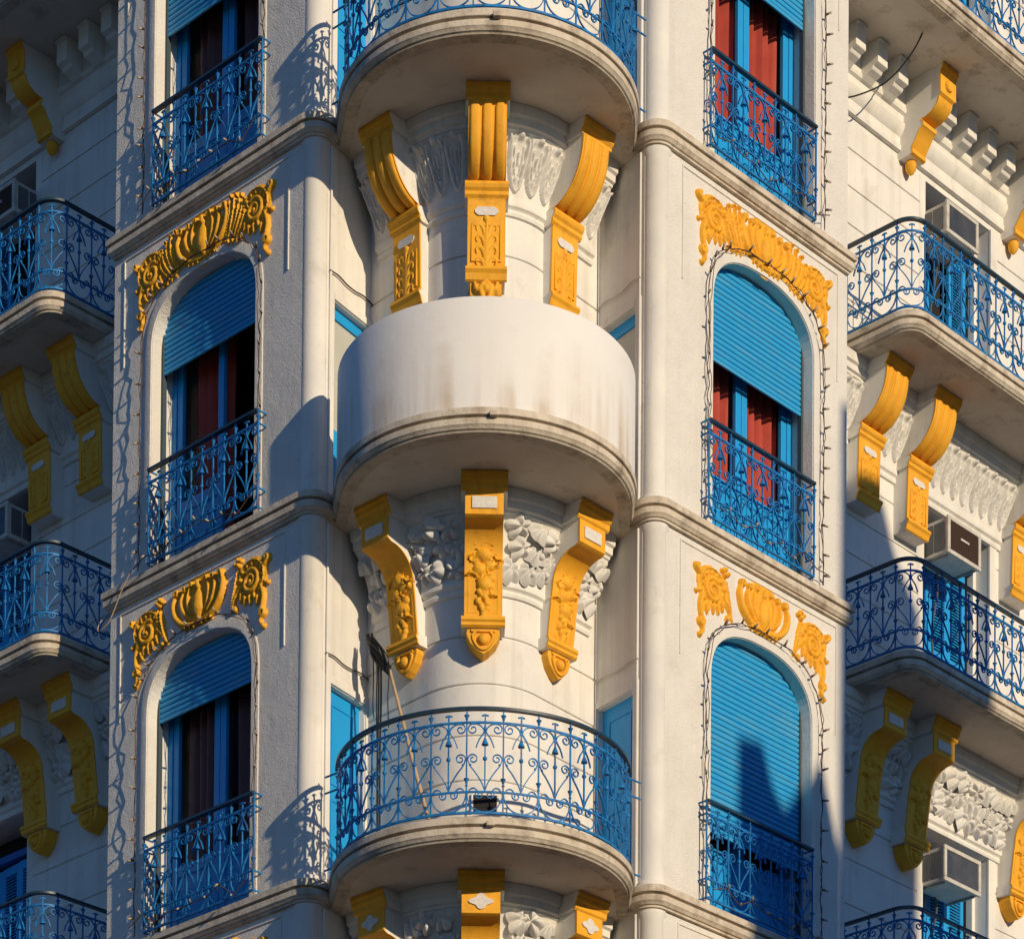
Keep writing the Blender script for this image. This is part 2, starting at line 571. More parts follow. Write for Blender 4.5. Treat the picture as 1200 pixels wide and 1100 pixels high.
IA, IB = np.array([1.345, .10]), np.array([.93, .69])
ILEN = float(np.linalg.norm(IB - IA))
def inner_frame(sd_):
    """matrix: x from the column to the body (mirrored on the right so that x always runs left to right), y inward"""
    if sd_ < 0:
        a, d = np.array([-IA[0], IA[1]]), np.array([IA[0] - IB[0], IB[1] - IA[1]]) / ILEN
    else:
        a, d = np.array([IB[0], IB[1]]), np.array([IA[0] - IB[0], IA[1] - IB[1]]) / ILEN
    return a, d
def on_inner(o, sd_, t, off, z):
    a, d = inner_frame(sd_)
    tt = t if sd_ < 0 else ILEN - t
    n = np.array([-d[1], d[0]])
    p = a + d * tt + n * off
    o.location = (p[0], p[1], z)
    o.rotation_euler = (0, 0, math.atan2(d[1], d[0]))
    return o
def inner_wall(sd_, z0, z1, dz, solid_top):
    """wall with a door opening t .09-.57, dz high"""
    t0, t1 = .085, .575
    L = ILEN
    def X(t): return t if sd_ < 0 else -t
    mb = MB()
    def bx(ta, tb, ya, yb, za, zb_):
        a, b = sorted((X(ta), X(tb)))
        mb.box(a, b, ya, yb, za, zb_)
    bx(-.02, t0, 0, .3, z0, z1)
    bx(t1, L + .05, 0, .3, z0, z1)
    bx(t0, t1, 0, .3, z0 + dz, z1)
    on_inner(mb.build('inner_wall', 'plaster', bld), sd_, 0, 0, 0)
    # raised trim round the door
    tr = MB()
    def tx(ta, tb, za, zb_):
        a, b = sorted((X(ta), X(tb)))
        tr.box(a, b, -.018, .0, za, zb_)
    tx(t0 - .075, t0 - .008, z0 + .03, z0 + dz + .07)
    tx(t1 + .008, min(t1 + .075, L - .02), z0 + .03, z0 + dz + .07)
    tx(t0 - .008, t1 + .008, z0 + dz + .008, z0 + dz + .07)
    on_inner(tr.build('door_trim', 'plaster', bld, bevel=.004), sd_, 0, 0, 0)
    # door
    dm = MB()
    a, b = sorted((X(t0), X(t1)))
    if solid_top:
        dm.box(a, b, .055, .10, z0, z0 + dz)
        dr = on_inner(dm.build('door', 'blue', bld, bevel=.004), sd_, 0, 0, 0)
        pn = MB()
        for (za, zc) in ((.18, .82), (.95, dz - .12)):
            fr = .012
            xa, xb = a + .09, b - .09
            pn.box(xa, xb, .047, .054, z0 + za, z0 + za + fr)
            pn.box(xa, xb, .047, .054, z0 + zc - fr, z0 + zc)
            pn.box(xa, xa + fr, .047, .054, z0 + za + fr, z0 + zc - fr)
            pn.box(xb - fr, xb, .047, .054, z0 + za + fr, z0 + zc - fr)
        p = pn.build('panel_moulding', 'blue', dr)
    else:
        fr = .075
        dm.box(a, b, .055, .10, z0 + dz - fr - .02, z0 + dz)
        dm.box(a, b, .055, .10, z0, z0 + .7)
        dm.box(a, a + .05, .055, .10, z0 + .7, z0 + dz - fr - .02)
        dm.box(b - .05, b, .055, .10, z0 + .7, z0 + dz - fr - .02)
        dr = on_inner(dm.build('door', 'blue', bld, bevel=.004), sd_, 0, 0, 0)
        MB().box(a + .05, b - .05, .075, .085, z0 + .7, z0 + dz - fr - .02).build('pane', 'milk', dr)

for st in (1, 2, 3):
    for sd_ in (-1, 1):
        inner_wall(sd_, zb[st], zt[st], {1: 1.77, 2: 1.76, 3: 1.76}[st], st != 2)
for sd_ in (-1, 1):
    for za, zc in ((0, LEV[3]), (LEV[0], Z0 + 9.9)):
        mb = MB().box(-.02, ILEN + .05, 0, .3, za, zc) if sd_ < 0 else MB().box(-ILEN - .05, .02, 0, .3, za, zc)
        on_inner(mb.build('inner_wall', 'plaster', bld), sd_, 0, 0, 0)

# turret body: stacked drums of plaster with recessed joints
def drum(z0, z1, r=BR, name='stone_course', mt='plaster'):
    j = .006
    prof = [(-.016, z0), (-.016, z0 + j), (-.004, z0 + j + .003), (0, z0 + j + .008), (0, z1 - j - .008), (-.004, z1 - j - .003), (-.016, z1 - j), (-.016, z1)]
    mb = body_mesh(prof, -UEND, UEND, 96)
    return mb.build(name, mt, bld, smooth=25)
for st in (0, 1, 2, 3, 4):
    lo, hi = zb[st], zt[st]
    zs = [lo]
    if st == 4: zs += [LEV[3] - 1.75]
    else: zs += [lo + .42, lo + .80, lo + 1.18, hi - 1.71, hi - 1.30]
    zs += [hi]
    for a, b in zip(zs, zs[1:]): drum(a, b)

# ------------------------------------------------------------------ arched bay facades
WC, WH = 1.345, .705            # window centre and half width
SPR, RISE, EXPO = 2.04, .51, 2.5
def arch_pts(grow=0.0, z0=0.0, n=28):
    a = WH + grow
    pts = [(-a, z0)]
    for i in range(n + 1):
        u = -1 + 2 * i / n
        u = math.sin(u * PI / 2)
        pts.append((a * u, SPR + (RISE + grow) * (max(0, 1 - abs(u) ** EXPO)) ** (1 / EXPO)))
    pts.append((a, z0))
    return pts
def facade(side, st):
    lo, hi = zb[st], zt[st]
    h = hi - lo
    w = WEND[side]
    xa, xb = (.03 - WC, w - WC) if side > 0 else (WC - w, WC - .03)
    hole = arch_pts(0, .0)
    mb = MB()
    loops = [[Vector((x, z, 0)) for x, z in ((xa, 0), (-WH, 0))] + [Vector((x, z, 0)) for x, z in hole[1:-1]] +
             [Vector((x, z, 0)) for x, z in ((WH, 0), (xb, 0), (xb, h), (xa, h))]]
    fl = [v for l in loops for v in l]
    mb.v = [(v.x, 0, v.y) for v in fl]
    mb.f = [tuple(t) for t in tessellate_polygon(loops)]
    n = len(hole)
    base = len(mb.v)
    for y in (0, .34):
        mb.v += [(x, y, z) for x, z in hole]
    for i in range(n - 1):
        mb.f.append((base + i, base + i + 1, base + n + i + 1, base + n + i))
    o = mb.build('bay_wall', 'stucco', bld)
    place(o, side, WC, .08, lo)
    # return wall of the bay
    x = xb if side > 0 else xa
    r = MB().box(min(x, x - side * .2), max(x, x - side * .2), .004, WALL - .04, 0, h)
    place(r.build('bay_return', 'stucco', bld, bevel=.012), side, WC, .08, lo)
    # flat raised band round the opening
    ou, inn = arch_pts(.095, .03), arch_pts(.006, .03)
    bm_ = MB()
    k = len(ou)
    for y, ll in ((0, ou), (-.008, ou), (-.012, [((a[0] * .85 + b[0] * .15), (a[1] * .85 + b[1] * .15)) for a, b in zip(ou, inn)]), (-.012, inn), (.0, inn)):
        bm_.v += [(x_, y, z_) for x_, z_ in ll]
    for q in range(4):
        for i in range(k - 1):
            bm_.f.append((q * k + i, q * k + i + 1, (q + 1) * k + i + 1, (q + 1) * k + i))
    place(bm_.build('window_surround', 'stucco', bld, smooth=40), side, WC, .08, lo)
    # incised panel bead
    pb = MB()
    e = .012
    pa, pc = (.22 - WC, w - .145 - WC) if side > 0 else (WC - w + .145, WC - .22)
    pb.box(pa, pc, -.010, .002, h - .235, h - .235 + e)
    pb.box(pa, pa + e, -.010, .002, h - 1.22, h - .235)
    pb.box(pc - e, pc, -.010, .002, h - 1.22, h - .235)
    place(pb.build('panel_bead', 'stucco', bld), side, WC, .08, lo)

def pleats(w, h, amp=.03, n=9, seed=0):
    r = random.Random(seed)
    ph = [r.uniform(0, 6.28) for _ in range(4)]
    mb = MB()
    nx, nz = n * 6, 8
    for j in range(nz + 1):
        for i in range(nx + 1):
            x = i / nx
            t = j / nz
            y = amp * math.sin(2 * PI * n * x + ph[0] + .6 * math.sin(5 * x + ph[1]) + .25 * t) + amp * .4 * math.sin(2 * PI * n * .37 * x + ph[2] + t)
            mb.v.append(((x - .5) * w * (1 - .04 * math.sin(PI * t)), y, t * h))
    for j in range(nz):
        for i in range(nx):
            q = j * (nx + 1) + i
            mb.f.append((q, q + 1, q + nx + 2, q + nx + 1))
    return mb

SLAT = None
def slat_mesh():
    global SLAT
    if SLAT is None:
        p = [(.002, .004), (-.007, .007), (-.012, .016), (-.012, .032), (-.007, .041), (.002, .044), (.006, .0502), (.010, .0502), (.010, 0), (.006, 0)]
        SLAT = MB().prism(p, 'x', -WH - .03, WH + .03).mesh('shutter_slat', 40)
    return SLAT
FLOOR = {1: 'floor above the smooth parapet', 2: 'level with the smooth parapet', 3: 'floor below the smooth parapet'}
SIDE = {1: 'sunlit', -1: 'shaded'}

def window(side, st, zshut, style):
    lo = zb[st]
    win = empty('french_window')
    win.parent = bld
    place(win, side, WC, .08, lo)
    # roller shutter
    z = 2.60
    while z > zshut:
        o = link('shutter_slat', slat_mesh(), 'shutter', win)
        o.location = (0, .125, z - .05)
        z -= .05
    MB().box(-WH, WH, .112, .132, z - .035, z - .002).build('shutter_bar', 'shutter', win, bevel=.004)
    for sx in (-1, 1):
        MB().box(*sorted((sx * (WH - .001), sx * (WH - .028))), .105, .15, 0, 2.3).build('guide_rail', 'shutter_dark', win)
    # frame and leaves
    y0, y1 = .24, .29
    tp = 2.28
    fr = MB()
    fr.box(-WH, -WH + .06, y0, y1 + .02, 0, tp)
    fr.box(WH - .06, WH, y0, y1 + .02, 0, tp)
    fr.box(-WH + .06, WH - .06, y0, y1 + .02, tp - .07, tp)
    fr.build('frame', 'blue', win, bevel=.004)
    MB().box(-WH, WH, .235, .30, tp + .002, 2.62).build('transom_box', 'dark', win)
    for sx in (-1, 1):
        if style == 'open' and sx == (-1 if side > 0 else 1):
            continue
        a, b = sorted((sx * .004, sx * (WH - .062)))
        lf = MB()
        t = .075
        lf.box(a, a + t, y0 + .01, y1, .02, tp - .074)
        lf.box(b - t, b, y0 + .01, y1, .02, tp - .074)
        lf.box(a + t, b - t, y0 + .012, y1, .62, .72)
        lf.box(a + t, b - t, y0 + .012, y1, tp - .15, tp - .074)
        lf.box(a + t, b - t, y0 + .022, y1, .02, .62)
        leaf = lf.build('door_leaf', 'blue', win, bevel=.004)
        MB().box(a + t - .01, b - t + .01, y0 + .03, y0 + .034, .72, tp - .15).build('pane', 'glass', leaf)
        pm = MB()
        pm.box(a + t + .05, b - t - .05, y0 + .012, y0 + .021, .10, .54)
        pm.build('panel', 'blue', leaf, bevel=.004)
    # dark room behind
    rm = MB()
    rm.v = [(-1.1, .31, -.02), (1.1, .31, -.02), (1.1, .31, 2.9), (-1.1, .31, 2.9), (-1.1, 1.3, -.02), (1.1, 1.3, -.02), (1.1, 1.3, 2.9), (-1.1, 1.3, 2.9)]
    rm.f = [(4, 5, 6, 7), (0, 1, 5, 4), (2, 3, 7, 6), (0, 3, 7, 4), (1, 2, 6, 5)]
    rm.build('room_shell', 'dark', win)
    # curtains
    red = 'curtain' if style != 'plum' else 'curtain_pale'
    nm = 'red' if style != 'plum' else 'plum brown'
    spans = {'pair': ((-.62, -.02), (.06, .62)), 'plum': ((-.52, -.04), (.10, .60)), 'open': ((-.45, .05),), 'low': ((-.62, -.10), (.12, .6))}[style]
    for q, (a, b) in enumerate(spans):
        cur = pleats(b - a, 2.05, .042, 5 if b - a > .5 else 4, seed=st * 10 + side + q * 3).build('curtain', red, None, smooth=80)
        c = F(side, WC, .08, lo)
        rot = Matrix.Rotation(side * PI / 4, 4, 'Z')
        pz = rot @ Vector(((a + b) / 2, .37, .06))
        cur.location = c + pz
        cur.rotation_euler = (0, 0, side * PI / 4)
        where = 'beside the column' if (q == 0) == (side > 0) else 'away from the column'
        if len(spans) == 1: where = 'in the half open doorway'
        tag(cur, f'{nm} curtain {where}, {SIDE[side]} bay, {FLOOR[st]}', 'curtain', 'curtains in the arched windows')

for side in (-1, 1):
    for st in (0, 1, 2, 3, 4):
        facade(side, st)
window(1, 1, 1.99, 'pair')
window(1, 2, 1.66, 'pair')
window(1, 3, .84, 'low')
window(-1, 1, 1.79, 'plum')
window(-1, 2, 1.91, 'open')
window(-1, 3, 2.08, 'plum')
for side in (-1, 1):
    for st in (0, 4):
        o = MB().box(-WH - .02, WH + .02, .12, .16, 0, 2.6).build('closed_shutter', 'shutter', bld)
        place(o, side, WC, .08, zb[st])

# ------------------------------------------------------------------ yellow ornaments over the arches
def orn_end():
    c = (.70, -.53)
    p = [([c, (.72, -.56)], [.14, .12], .014, 0), (curve([(.74, -.56), (.82, -.66), (.85, -.76)]), [.09, .06, .03], .014, 0)]
    p.append((spiral(c, .112, .026, math.radians(120), -1.7, 44), [.026, .030, .022, .016], [.034, .042, .036, .036], 0))
    p.append(([c, (c[0] + .001, c[1])], .024, .045, 0))
    p.append((curve([(.545, -.50), (.58, -.40), (.68, -.355), (.79, -.37), (.865, -.45), (.87, -.54), (.84, -.63)]), [.012, .026, .032, .032, .030, .026, .014], [.025, .035, .04, .04, .04, .035, .03], 2))
    for k in range(9):                                     # leaf points round the volute
        an = math.radians(158 - 25 * k)
        r0, r1 = .15, .205 + .012 * (k % 2)
        d = (math.cos(an), math.sin(an))
        p.append((curve([(c[0] + d[0] * r0, c[1] + d[1] * r0), (c[0] + d[0] * (r0 + r1) / 2 - d[1] * .006, c[1] + d[1] * (r0 + r1) / 2 + d[0] * .006), (c[0] + d[0] * r1 + d[1] * .014, c[1] + d[1] * r1 - d[0] * .014)], 3), [.024, .017, .004], [.034, .030, .020], 0))
    p.append((curve([(.83, -.43), (.88, -.435), (.915, -.41)], 4) + spiral((.912, -.385), .026, .007, math.radians(-80), 1.2, 14), [.022, .020, .015, .010], [.035, .042, .045, .04], 0))
    p.append((curve([(.83, -.60), (.862, -.69), (.855, -.78), (.822, -.845)], 5) + spiral((.858, -.85), .036, .009, math.radians(175), 1.35, 18), [.028, .024, .019, .016, .012], [.034, .036, .04, .04, .036], 0))
    p.append((curve([(.84, -.885), (.832, -.925), (.855, -.955)], 4), [.020, .018, .012], .036, 0))
    p.append(([(.868, -.968), (.869, -.969)], .024, .042, 0))
    for x, z, dx in ((.575, -.635, -.015), (.625, -.675, -.008), (.685, -.69, .0), (.745, -.685, .008), (.79, -.72, -.02)):
        p.append(([(x, z + .03), (x + dx, z - .025)], [.026, .014], [.036, .026], 0))
    p.append(([(.915, -.60), (.917, -.602)], .020, .034, 0))
    return p
def orn_mid(join):
    p = [(curve([(0, -.56), (0, -.46), (0, -.38)]), [.17, .24, .20], .014, 0)]
    # bulb and strips of the cartouche
    p.append((curve([(0, -.61), (0, -.53), (0, -.44), (0, -.37)]), [.035, .078, .066, .02], [.035, .058, .050, .03], 0))
    p.append((curve([(.315, -.335), (.335, -.42), (.30, -.53), (.20, -.62), (.06, -.655), (0, -.66)]), [.018, .030, .034, .030, .022, .02], [.036, .046, .048, .044, .038, .036], 0))
    p.append((spiral((.292, -.318), .030, .008, math.radians(-20), 1.3, 16), [.019, .013], [.046, .04], 0))
    p.append((curve([(.205, -.33), (.228, -.41), (.195, -.51), (.115, -.59)]), [.012, .026, .026, .012], [.03, .042, .042, .03], 0))
    p.append((curve([(.115, -.31), (.142, -.40), (.13, -.49), (.085, -.57)]), [.010, .022, .022, .010], [.03, .038, .038, .028], 0))
    p.append((spiral((.188, -.312), .026, .007, math.radians(-20), 1.25, 14), [.016, .011], [.042, .036], 0))
    p.append((spiral((.095, -.296), .024, .007, math.radians(-20), 1.25, 14), [.015, .011], [.042, .036], 0))
    p.append(([(0, -.335), (.001, -.285)], [.034, .012], .044, 0))
    for x in (.05, .11, .17):
        p.append(([(x, -.655 + .02 * x), (x + .004, -.69 + .1 * x)], [.018, .012], .036, 0))
    if join:
        p.append((curve([(.28, -.50), (.45, -.47), (.62, -.49)]), [.15, .145, .12], .014, 0))
        for k, (tip, w) in enumerate((((.36, -.27), .022), ((.43, -.285), .026), ((.50, -.315), .028), ((.55, -.37), .028), ((.58, -.45), .024))):
            b = (.30 + .035 * k, -.655 - .006 * k)
            mid = (b[0] + (tip[0] - b[0]) * .5 + .035, b[1] + (tip[1] - b[1]) * .55)
            p.append((curve([b, mid, tip], 8), [.008, w, w * .9, .007], [.022, .036 + .004 * (k % 2), .04, .026], 2))
            p.append((curve([tip, (tip[0] + .022, tip[1] + .012), (tip[0] + .030, tip[1] - .012)], 4), [.012, .010, .006], .034, 0))
        for x, z in ((.34, -.675), (.40, -.69), (.46, -.70), (.52, -.70)):
            p.append(([(x, z + .02), (x + .01, z - .018)], [.020, .010], .032, 0))
    else:
        p.append((curve([(.425, -.715), (.47, -.60), (.505, -.48), (.525, -.38)], 6), [.006, .020, .030, .014], [.024, .036, .038, .03], 2))
        p.append((curve([(.44, -.70), (.50, -.60), (.57, -.53)], 6), [.008, .026, .032], [.024, .034, .03], 2))
        for dx, dz, r in ((.495, -.315, .022), (.53, -.285, .024), (.568, -.305, .022), (.535, -.335, .028)):
            p.append(([(dx, dz), (dx + .001, dz)], r, .042, 0))
        p.append(([(.49, -.695), (.50, -.715)], .024, .034, 0))
    return p
ORN = {}
def ornament(side, st, kind):
    if kind not in ORN:
        join = kind == 'garland'
        ORN[kind] = (relief(mirror([q for q in deepen(orn_mid(join)) if join or max(a for a, b in q[0]) < .42]), -.66 if join else -.42, .66 if join else .42, -.82, -.22, .0082, rough=.0012).mesh('ornament_centre', 70),
                     relief(deepen(orn_end()) + ([] if join else [q for q in deepen(orn_mid(False)) if min(a for a, b in q[0]) > .4]), .38, .99, -1.02, -.24, .0082, rough=.0012).mesh('ornament_wing', 70))
        me = ORN[kind][1].copy()
        me.transform(Matrix.Scale(-1, 4, (1, 0, 0)))
        me.flip_normals()
        ORN[kind] += (me,)
    root = empty('arch_ornament')
    root.parent = bld
    place(root, side, WC, .08, zt[st])
    link('shell_cartouche', ORN[kind][0], 'gold', root)
    link('scroll_wing', ORN[kind][1], 'gold', root).location = (0, -.001, 0)
    link('scroll_wing', ORN[kind][2], 'gold', root).location = (0, -.001, 0)
for side in (-1, 1):
    ornament(side, 2, 'garland')
    ornament(side, 3, 'parts')
    ornament(side, 4, 'parts')

# ------------------------------------------------------------------ railings
MOD = .295
HM = MOD / 2
def bend(mb, k):
    if abs(k) < .05: return mb
    v = []
    for x, y, z in mb.v:
        r = 1 / k
        th = x * k
        v.append(((r - y) * math.sin(th), r - (r - y) * math.cos(th), z))
    mb.v = v
    return mb
FL = (.0085, .013)
def xz(pts): return [(p[0], 0, p[1]) for p in pts]
RAILM = {}
def rail_meshes(k):
    k = round(k, 2) if abs(k) >= .05 else 0
    if k in RAILM: return RAILM[k]
    # plain bar with tulip ends, standing at the module's left edge
    a = MB()
    a.tube([(-HM, 0, .03), (-HM, 0, .87)], 1, flat=(.0115, .0115))
    for z in (.785, .27):
        a.lathe([(.006, 0), (.011, .008), (.012, .022), (.024, .042), (.008, .046)], -HM, 0, z, 6)
        a.lathe([(.006, 0), (.013, .004), (.013, .010), (.006, .014)], -HM, 0, z - .02, 6)
    # ornate bar in the middle
    b = MB()
    b.tube([(0, 0, .21), (0, 0, .83)], 1, flat=(.0115, .0115))
    b.tube([(-.028, 0, .822), (-.014, 0, .826), (0, 0, .83), (.014, 0, .826), (.028, 0, .822)], 1, flat=(.010, .014))
    b.lathe([(.030, 0), (.026, .012), (.012, .045), (.007, .06)], 0, 0, .585, 6)
    b.ball((0, 0, .475), .019, 5)
    b.lathe([(.006, 0), (.014, .01), (.010, .03), (.006, .05)], 0, 0, .70, 6)
    # curls
    u, h, l = MB(), MB(), MB()
    for s in (-1, 1):
        def mx(p): return [(s * q[0], q[1]) for q in p]
        u.tube(xz(mx(curve([(.004, .68), (.02, .725), (.055, .752), (.085, .758)], 5) + spiral((.098, .714), .045, .011, math.radians(105), -1.3, 20))), 1, flat=FL)
        u.tube(xz(mx(curve([(.004, .70), (.024, .665), (.045, .635), (.062, .595), (.072, .565)], 4))), 1, flat=FL)
        h.tube(xz(mx(curve([(.004, .225), (.028, .285), (.075, .36), (.120, .42), (.1385, .47)], 5) + spiral((.096, .472), .043, .012, math.radians(3), 1.3, 20))), 1, flat=FL)
        l.tube(xz(mx(curve([(HM - .004, .215), (HM * .93, .15), (HM * .70, .085), (HM * .35, .05), (0, .040)], 5))), 1, flat=FL)
        l.tube(xz(mx(curve([(HM - .006, .19), (.115, .228), (.085, .235), (.06, .215)], 4) + spiral((.042, .182), .036, .009, math.radians(50), -1.3, 18))), 1, flat=FL)
        h.ball((s * .118, 0, .425), .011, 4)
    RAILM[k] = tuple(bend(q, k).mesh(n, 60) for q, n in ((a, 'baluster'), (b, 'ornate_baluster'), (u, 'upper_scroll'), (h, 'heart_scroll'), (l, 'lower_scroll')))
    return RAILM[k]
def resample(path):
    P = [np.array(p, float) for p in path]
    d = [0]
    for a, b in zip(P, P[1:]): d.append(d[-1] + float(np.linalg.norm(b - a)))
    return P, d
def at_len(P, d, t):
    i = max(0, min(len(P) - 2, int(np.searchsorted(d, t) - 1)))
    u = (t - d[i]) / max(d[i + 1] - d[i], 1e-9)
    return P[i] + (P[i + 1] - P[i]) * u
def railing(path, z, spots, ends=True, name='railing'):
    """path walked with the outside on the right hand; spots: (arc length of module centre, curvature)"""
    P, d = resample(path)
    root = empty(name)
    root.parent = bld
    root.location = (float(P[0][0]), float(P[0][1]), z)
    ox, oy = float(P[0][0]), float(P[0][1])
    def along(rr, zz, mt, nm, w, hgt):
        nr = norms(path)
        prof = [(-w / 2, -hgt / 2), (w / 2, -hgt / 2), (w / 2, hgt / 2), (-w / 2, hgt / 2), (-w / 2, -hgt / 2)]
        mb = sweep([(p[0] - ox, p[1] - oy) for p in P], nr, prof, zz)
        mb.build(nm, mt, root, smooth=40)
    along(0, .88, 'handrail', 'handrail', .045, .022)
    along(0, .768, 'iron', 'upper_rail', .016, .016)
    along(0, .205, 'iron', 'middle_rail', .016, .014)
    along(0, .035, 'iron', 'bottom_rail', .018, .018)
    def put(me, nm, t):
        p = at_len(P, d, t)
        q0, q1 = at_len(P, d, max(0, t - .03)), at_len(P, d, min(d[-1], t + .03))
        o = link(nm, me, 'iron', root)
        o.location = (float(p[0]) - ox, float(p[1]) - oy, 0)
        o.rotation_euler = (0, 0, math.atan2(q1[1] - q0[1], q1[0] - q0[0]))
        return o
    for t, k in spots:
        a, b, u, h, l = rail_meshes(k)
        put(a, 'baluster', t)
        put(b, 'ornate_baluster', t)
        put(u, 'scroll', t)
        put(h, 'scroll', t)
        put(l, 'scroll', t)
    t = spots[-1][0] + HM
    a = rail_meshes(0)[0]
    p = at_len(P, d, min(t, d[-1]))
    q0 = at_len(P, d, max(0, min(t, d[-1]) - .04))
    o = link('baluster', a, 'iron', root)
    an = math.atan2(p[1] - q0[1], p[0] - q0[0])
    o.location = (float(p[0]) - ox + HM * math.cos(an), float(p[1]) - oy + HM * math.sin(an), 0)
    o.rotation_euler = (0, 0, an)
    return root
# turret railings: balcony circle
RR = 1.225
def turret_rail(z):
    n = 13
    ang = math.degrees(n * MOD / RR)
    p = arc((SC[0], SC[1] - .01), RR, 270 - ang / 2, 270 + ang / 2, 78)
    a, b = p[0], p[-1]
    root = railing(p, z + .02, [(MOD * (i + .5), 1 / RR) for i in range(n)])
    # short tie rods to the walls
    for q, sx in ((a, -1), (b, 1)):
        for zz in (.86, .72, .06):
            tr = MB().tube([(0, 0, zz), (sx * .11, .10, zz)], .009, 5).build('tie_rod', 'iron', root)
            tr.location = (q[0] - a[0], q[1] - a[1], 0)
for lv in (1, 3): turret_rail(LEV[lv])

# bay window railings
for side in (-1, 1):
    for st in (1, 2, 3):
        s0 = .49
        n = 5
        pa, pb_ = F(side, s0, -.012), F(side, s0 + n * MOD, -.012)
        if side < 0: pa, pb_ = pb_, pa
        inn = F(side, 0, .09) - F(side, 0, 0)
        path = [(pa.x, pa.y), (pb_.x, pb_.y)]
        r = railing(path, zb[st] + .012, [(MOD * (i + .5), 0) for i in range(n)], name='window_railing')
        for q in (pa, pb_):
            for zz in (.88, .768, .205, .035):
                o = MB().tube([(0, 0, zz), (inn.x * 1.1, inn.y * 1.1, zz)], .009, 5).build('return_rod', 'iron', r)
                o.location = (q.x - pa.x, q.y - pa.y, 0)

# ------------------------------------------------------------------ brackets
def bracket_body(prof, w):
    """prof: (out, z) front line from top to bottom; extruded to width w"""
    poly = [(-o, z) for o, z in prof]
    poly = [(.06, prof[0][1])] + poly + [(.06, prof[-1][1])]
    return MB().prism(poly, 'x', -w / 2, w / 2)
def front_skin(prof, w, th=.006):
    mb = MB()
    n = len(prof)
    for x in (-w / 2 - .002, w / 2 + .002):
        for k, (o, z) in enumerate(prof): mb.v.append((x, -o - th, z - (th * .0)))
    for k, (o, z) in enumerate(prof): pass
    for i in range(n - 1): mb.f.append((i, i + 1, n + i + 1, n + i))
    # turned-in side lips so that the paint has an edge
    for x, b in ((-w / 2 - .002, 0), (w / 2 + .002, n)):
        base = len(mb.v)
        for k, (o, z) in enumerate(prof): mb.v.append((x, -o + .012, z))
        for i in range(n - 1): mb.f.append((b + i, b + i + 1, base + i + 1, base + i))
    return mb
def qarc(o0, z0, o1, z1, n=12, convex=True):
    """from vertical at the top (o0,z0) to horizontal at the bottom (o1,z1) when convex; else horizontal first, then vertical"""
    out = []
    for i in range(n + 1):
        a = PI / 2 * i / n
        if convex: out.append((o1 + (o0 - o1) * math.cos(a), z0 + (z1 - z0) * math.sin(a)))
        else: out.append((o0 + (o1 - o0) * math.sin(a), z0 + (z1 - z0) * (1 - math.cos(a))))
    return out
def profA(p):
    return [(p, -.172), (p, -.21), (p - .012, -.225), (p - .02, -.25), (p - .045, -.275), (p - .045, -.30)] + qarc(p - .05, -.305, .155, -.79, 14) + \
           [(.15, -.805), (.225, -.81), (.235, -.84), (.225, -.865), (.205, -.885), (.205, -.915), (.185, -.935), (.18, -.95), (.165, -1.50), (.195, -1.52), (.20, -1.545), (.18, -1.57),
            (.165, -1.62), (.15, -1.63)]
def profB(p):
    return [(p, -.172), (p, -.205), (p - .018, -.215), (p - .018, -.245), (p - .04, -.265), (p - .045, -.305), (p - .06, -.32), (p - .06, -.51)] + \
           [(p - .07, -.515)] + qarc(p - .10, -.53, .22, -.78, 10, False) + [(.20, -.90), (.165, -1.20), (.165, -1.215), (.195, -1.225), (.20, -1.255), (.185, -1.27), (.185, -1.295), (.165, -1.31)]
REL = {}
def rel(kind):
    if kind in REL: return REL[kind]
    if kind == 'fruit':
        pr = []
        r = random.Random(3)
        for (x, z, rr) in ((0, .15, .045), (-.02, .05, .040), (.03, .08, .034), (.005, -.05, .044), (.035, -.01, .03), (-.04, .11, .028)):
            pr.append(([(x, z), (x + .001, z)], rr, rr * .85, 0))
        for k in range(16):
            x, z = r.uniform(-.045, .045), -.10 - .012 * k
            x *= max(.15, 1 - k / 17)
            pr.append(([(x, z), (x + .001, z)], .019, .028, 0))
        for k in range(26):
            a = r.uniform(0, 6.28)
            x, z = r.uniform(-.05, .05), r.uniform(-.1, .26)
            pr.append((curve([(x, z), (x + .035 * math.cos(a), z + .035 * math.sin(a)), (x + .06 * math.cos(a + .5), z + .06 * math.sin(a + .5))], 4), [.01, .02, .006], .03, 2))
        pr = [([(x * 1.3, z * 1.05) for x, z in q], ([v * 1.3 for v in r_] if isinstance(r_, list) else r_ * 1.3), ([v * 1.2 for v in h_] if isinstance(h_, list) else h_ * 1.15), f_) for q, r_, h_, f_ in pr]
        REL[kind] = relief(pr, -.135, .135, -.34, .36, .008, rough=.001).mesh('fruit_cluster', 60)
    elif kind == 'acanthus':
        pr = []
        for k in range(4):
            z = -.16 + .095 * k
            pr.append((curve([(.012, z - .08), (.03, z), (.06, z + .03), (.085, z + .01), (.078, z - .02)], 5), [.012, .017, .016, .012, .008], .018, 0))
        pr.append(([(.0, -.24), (.0, .18)], [.022, .010], .020, 0))
        pr.append(([(0, .20), (.001, .21)], .03, .028, 0))
        REL[kind] = relief(mirror(pr), -.12, .12, -.27, .25, .009).mesh('acanthus_panel', 60)
    elif kind == 'tail':
        pr = [(curve([(.02, .0), (.075, -.03), (.095, .02)], 6), [.03, .03, .02], .05, 0), (curve([(0, .04), (.04, -.02), (.03, -.09), (0, -.14)], 6), [.03, .035, .03, .02], .055, 0),
              ([(0, -.02), (.001, -.03)], .04, .065, 0)]
        REL[kind] = relief(mirror(pr), -.13, .13, -.17, .06, .01).mesh('leaf_tail', 60)
    return REL[kind]
DROP = None
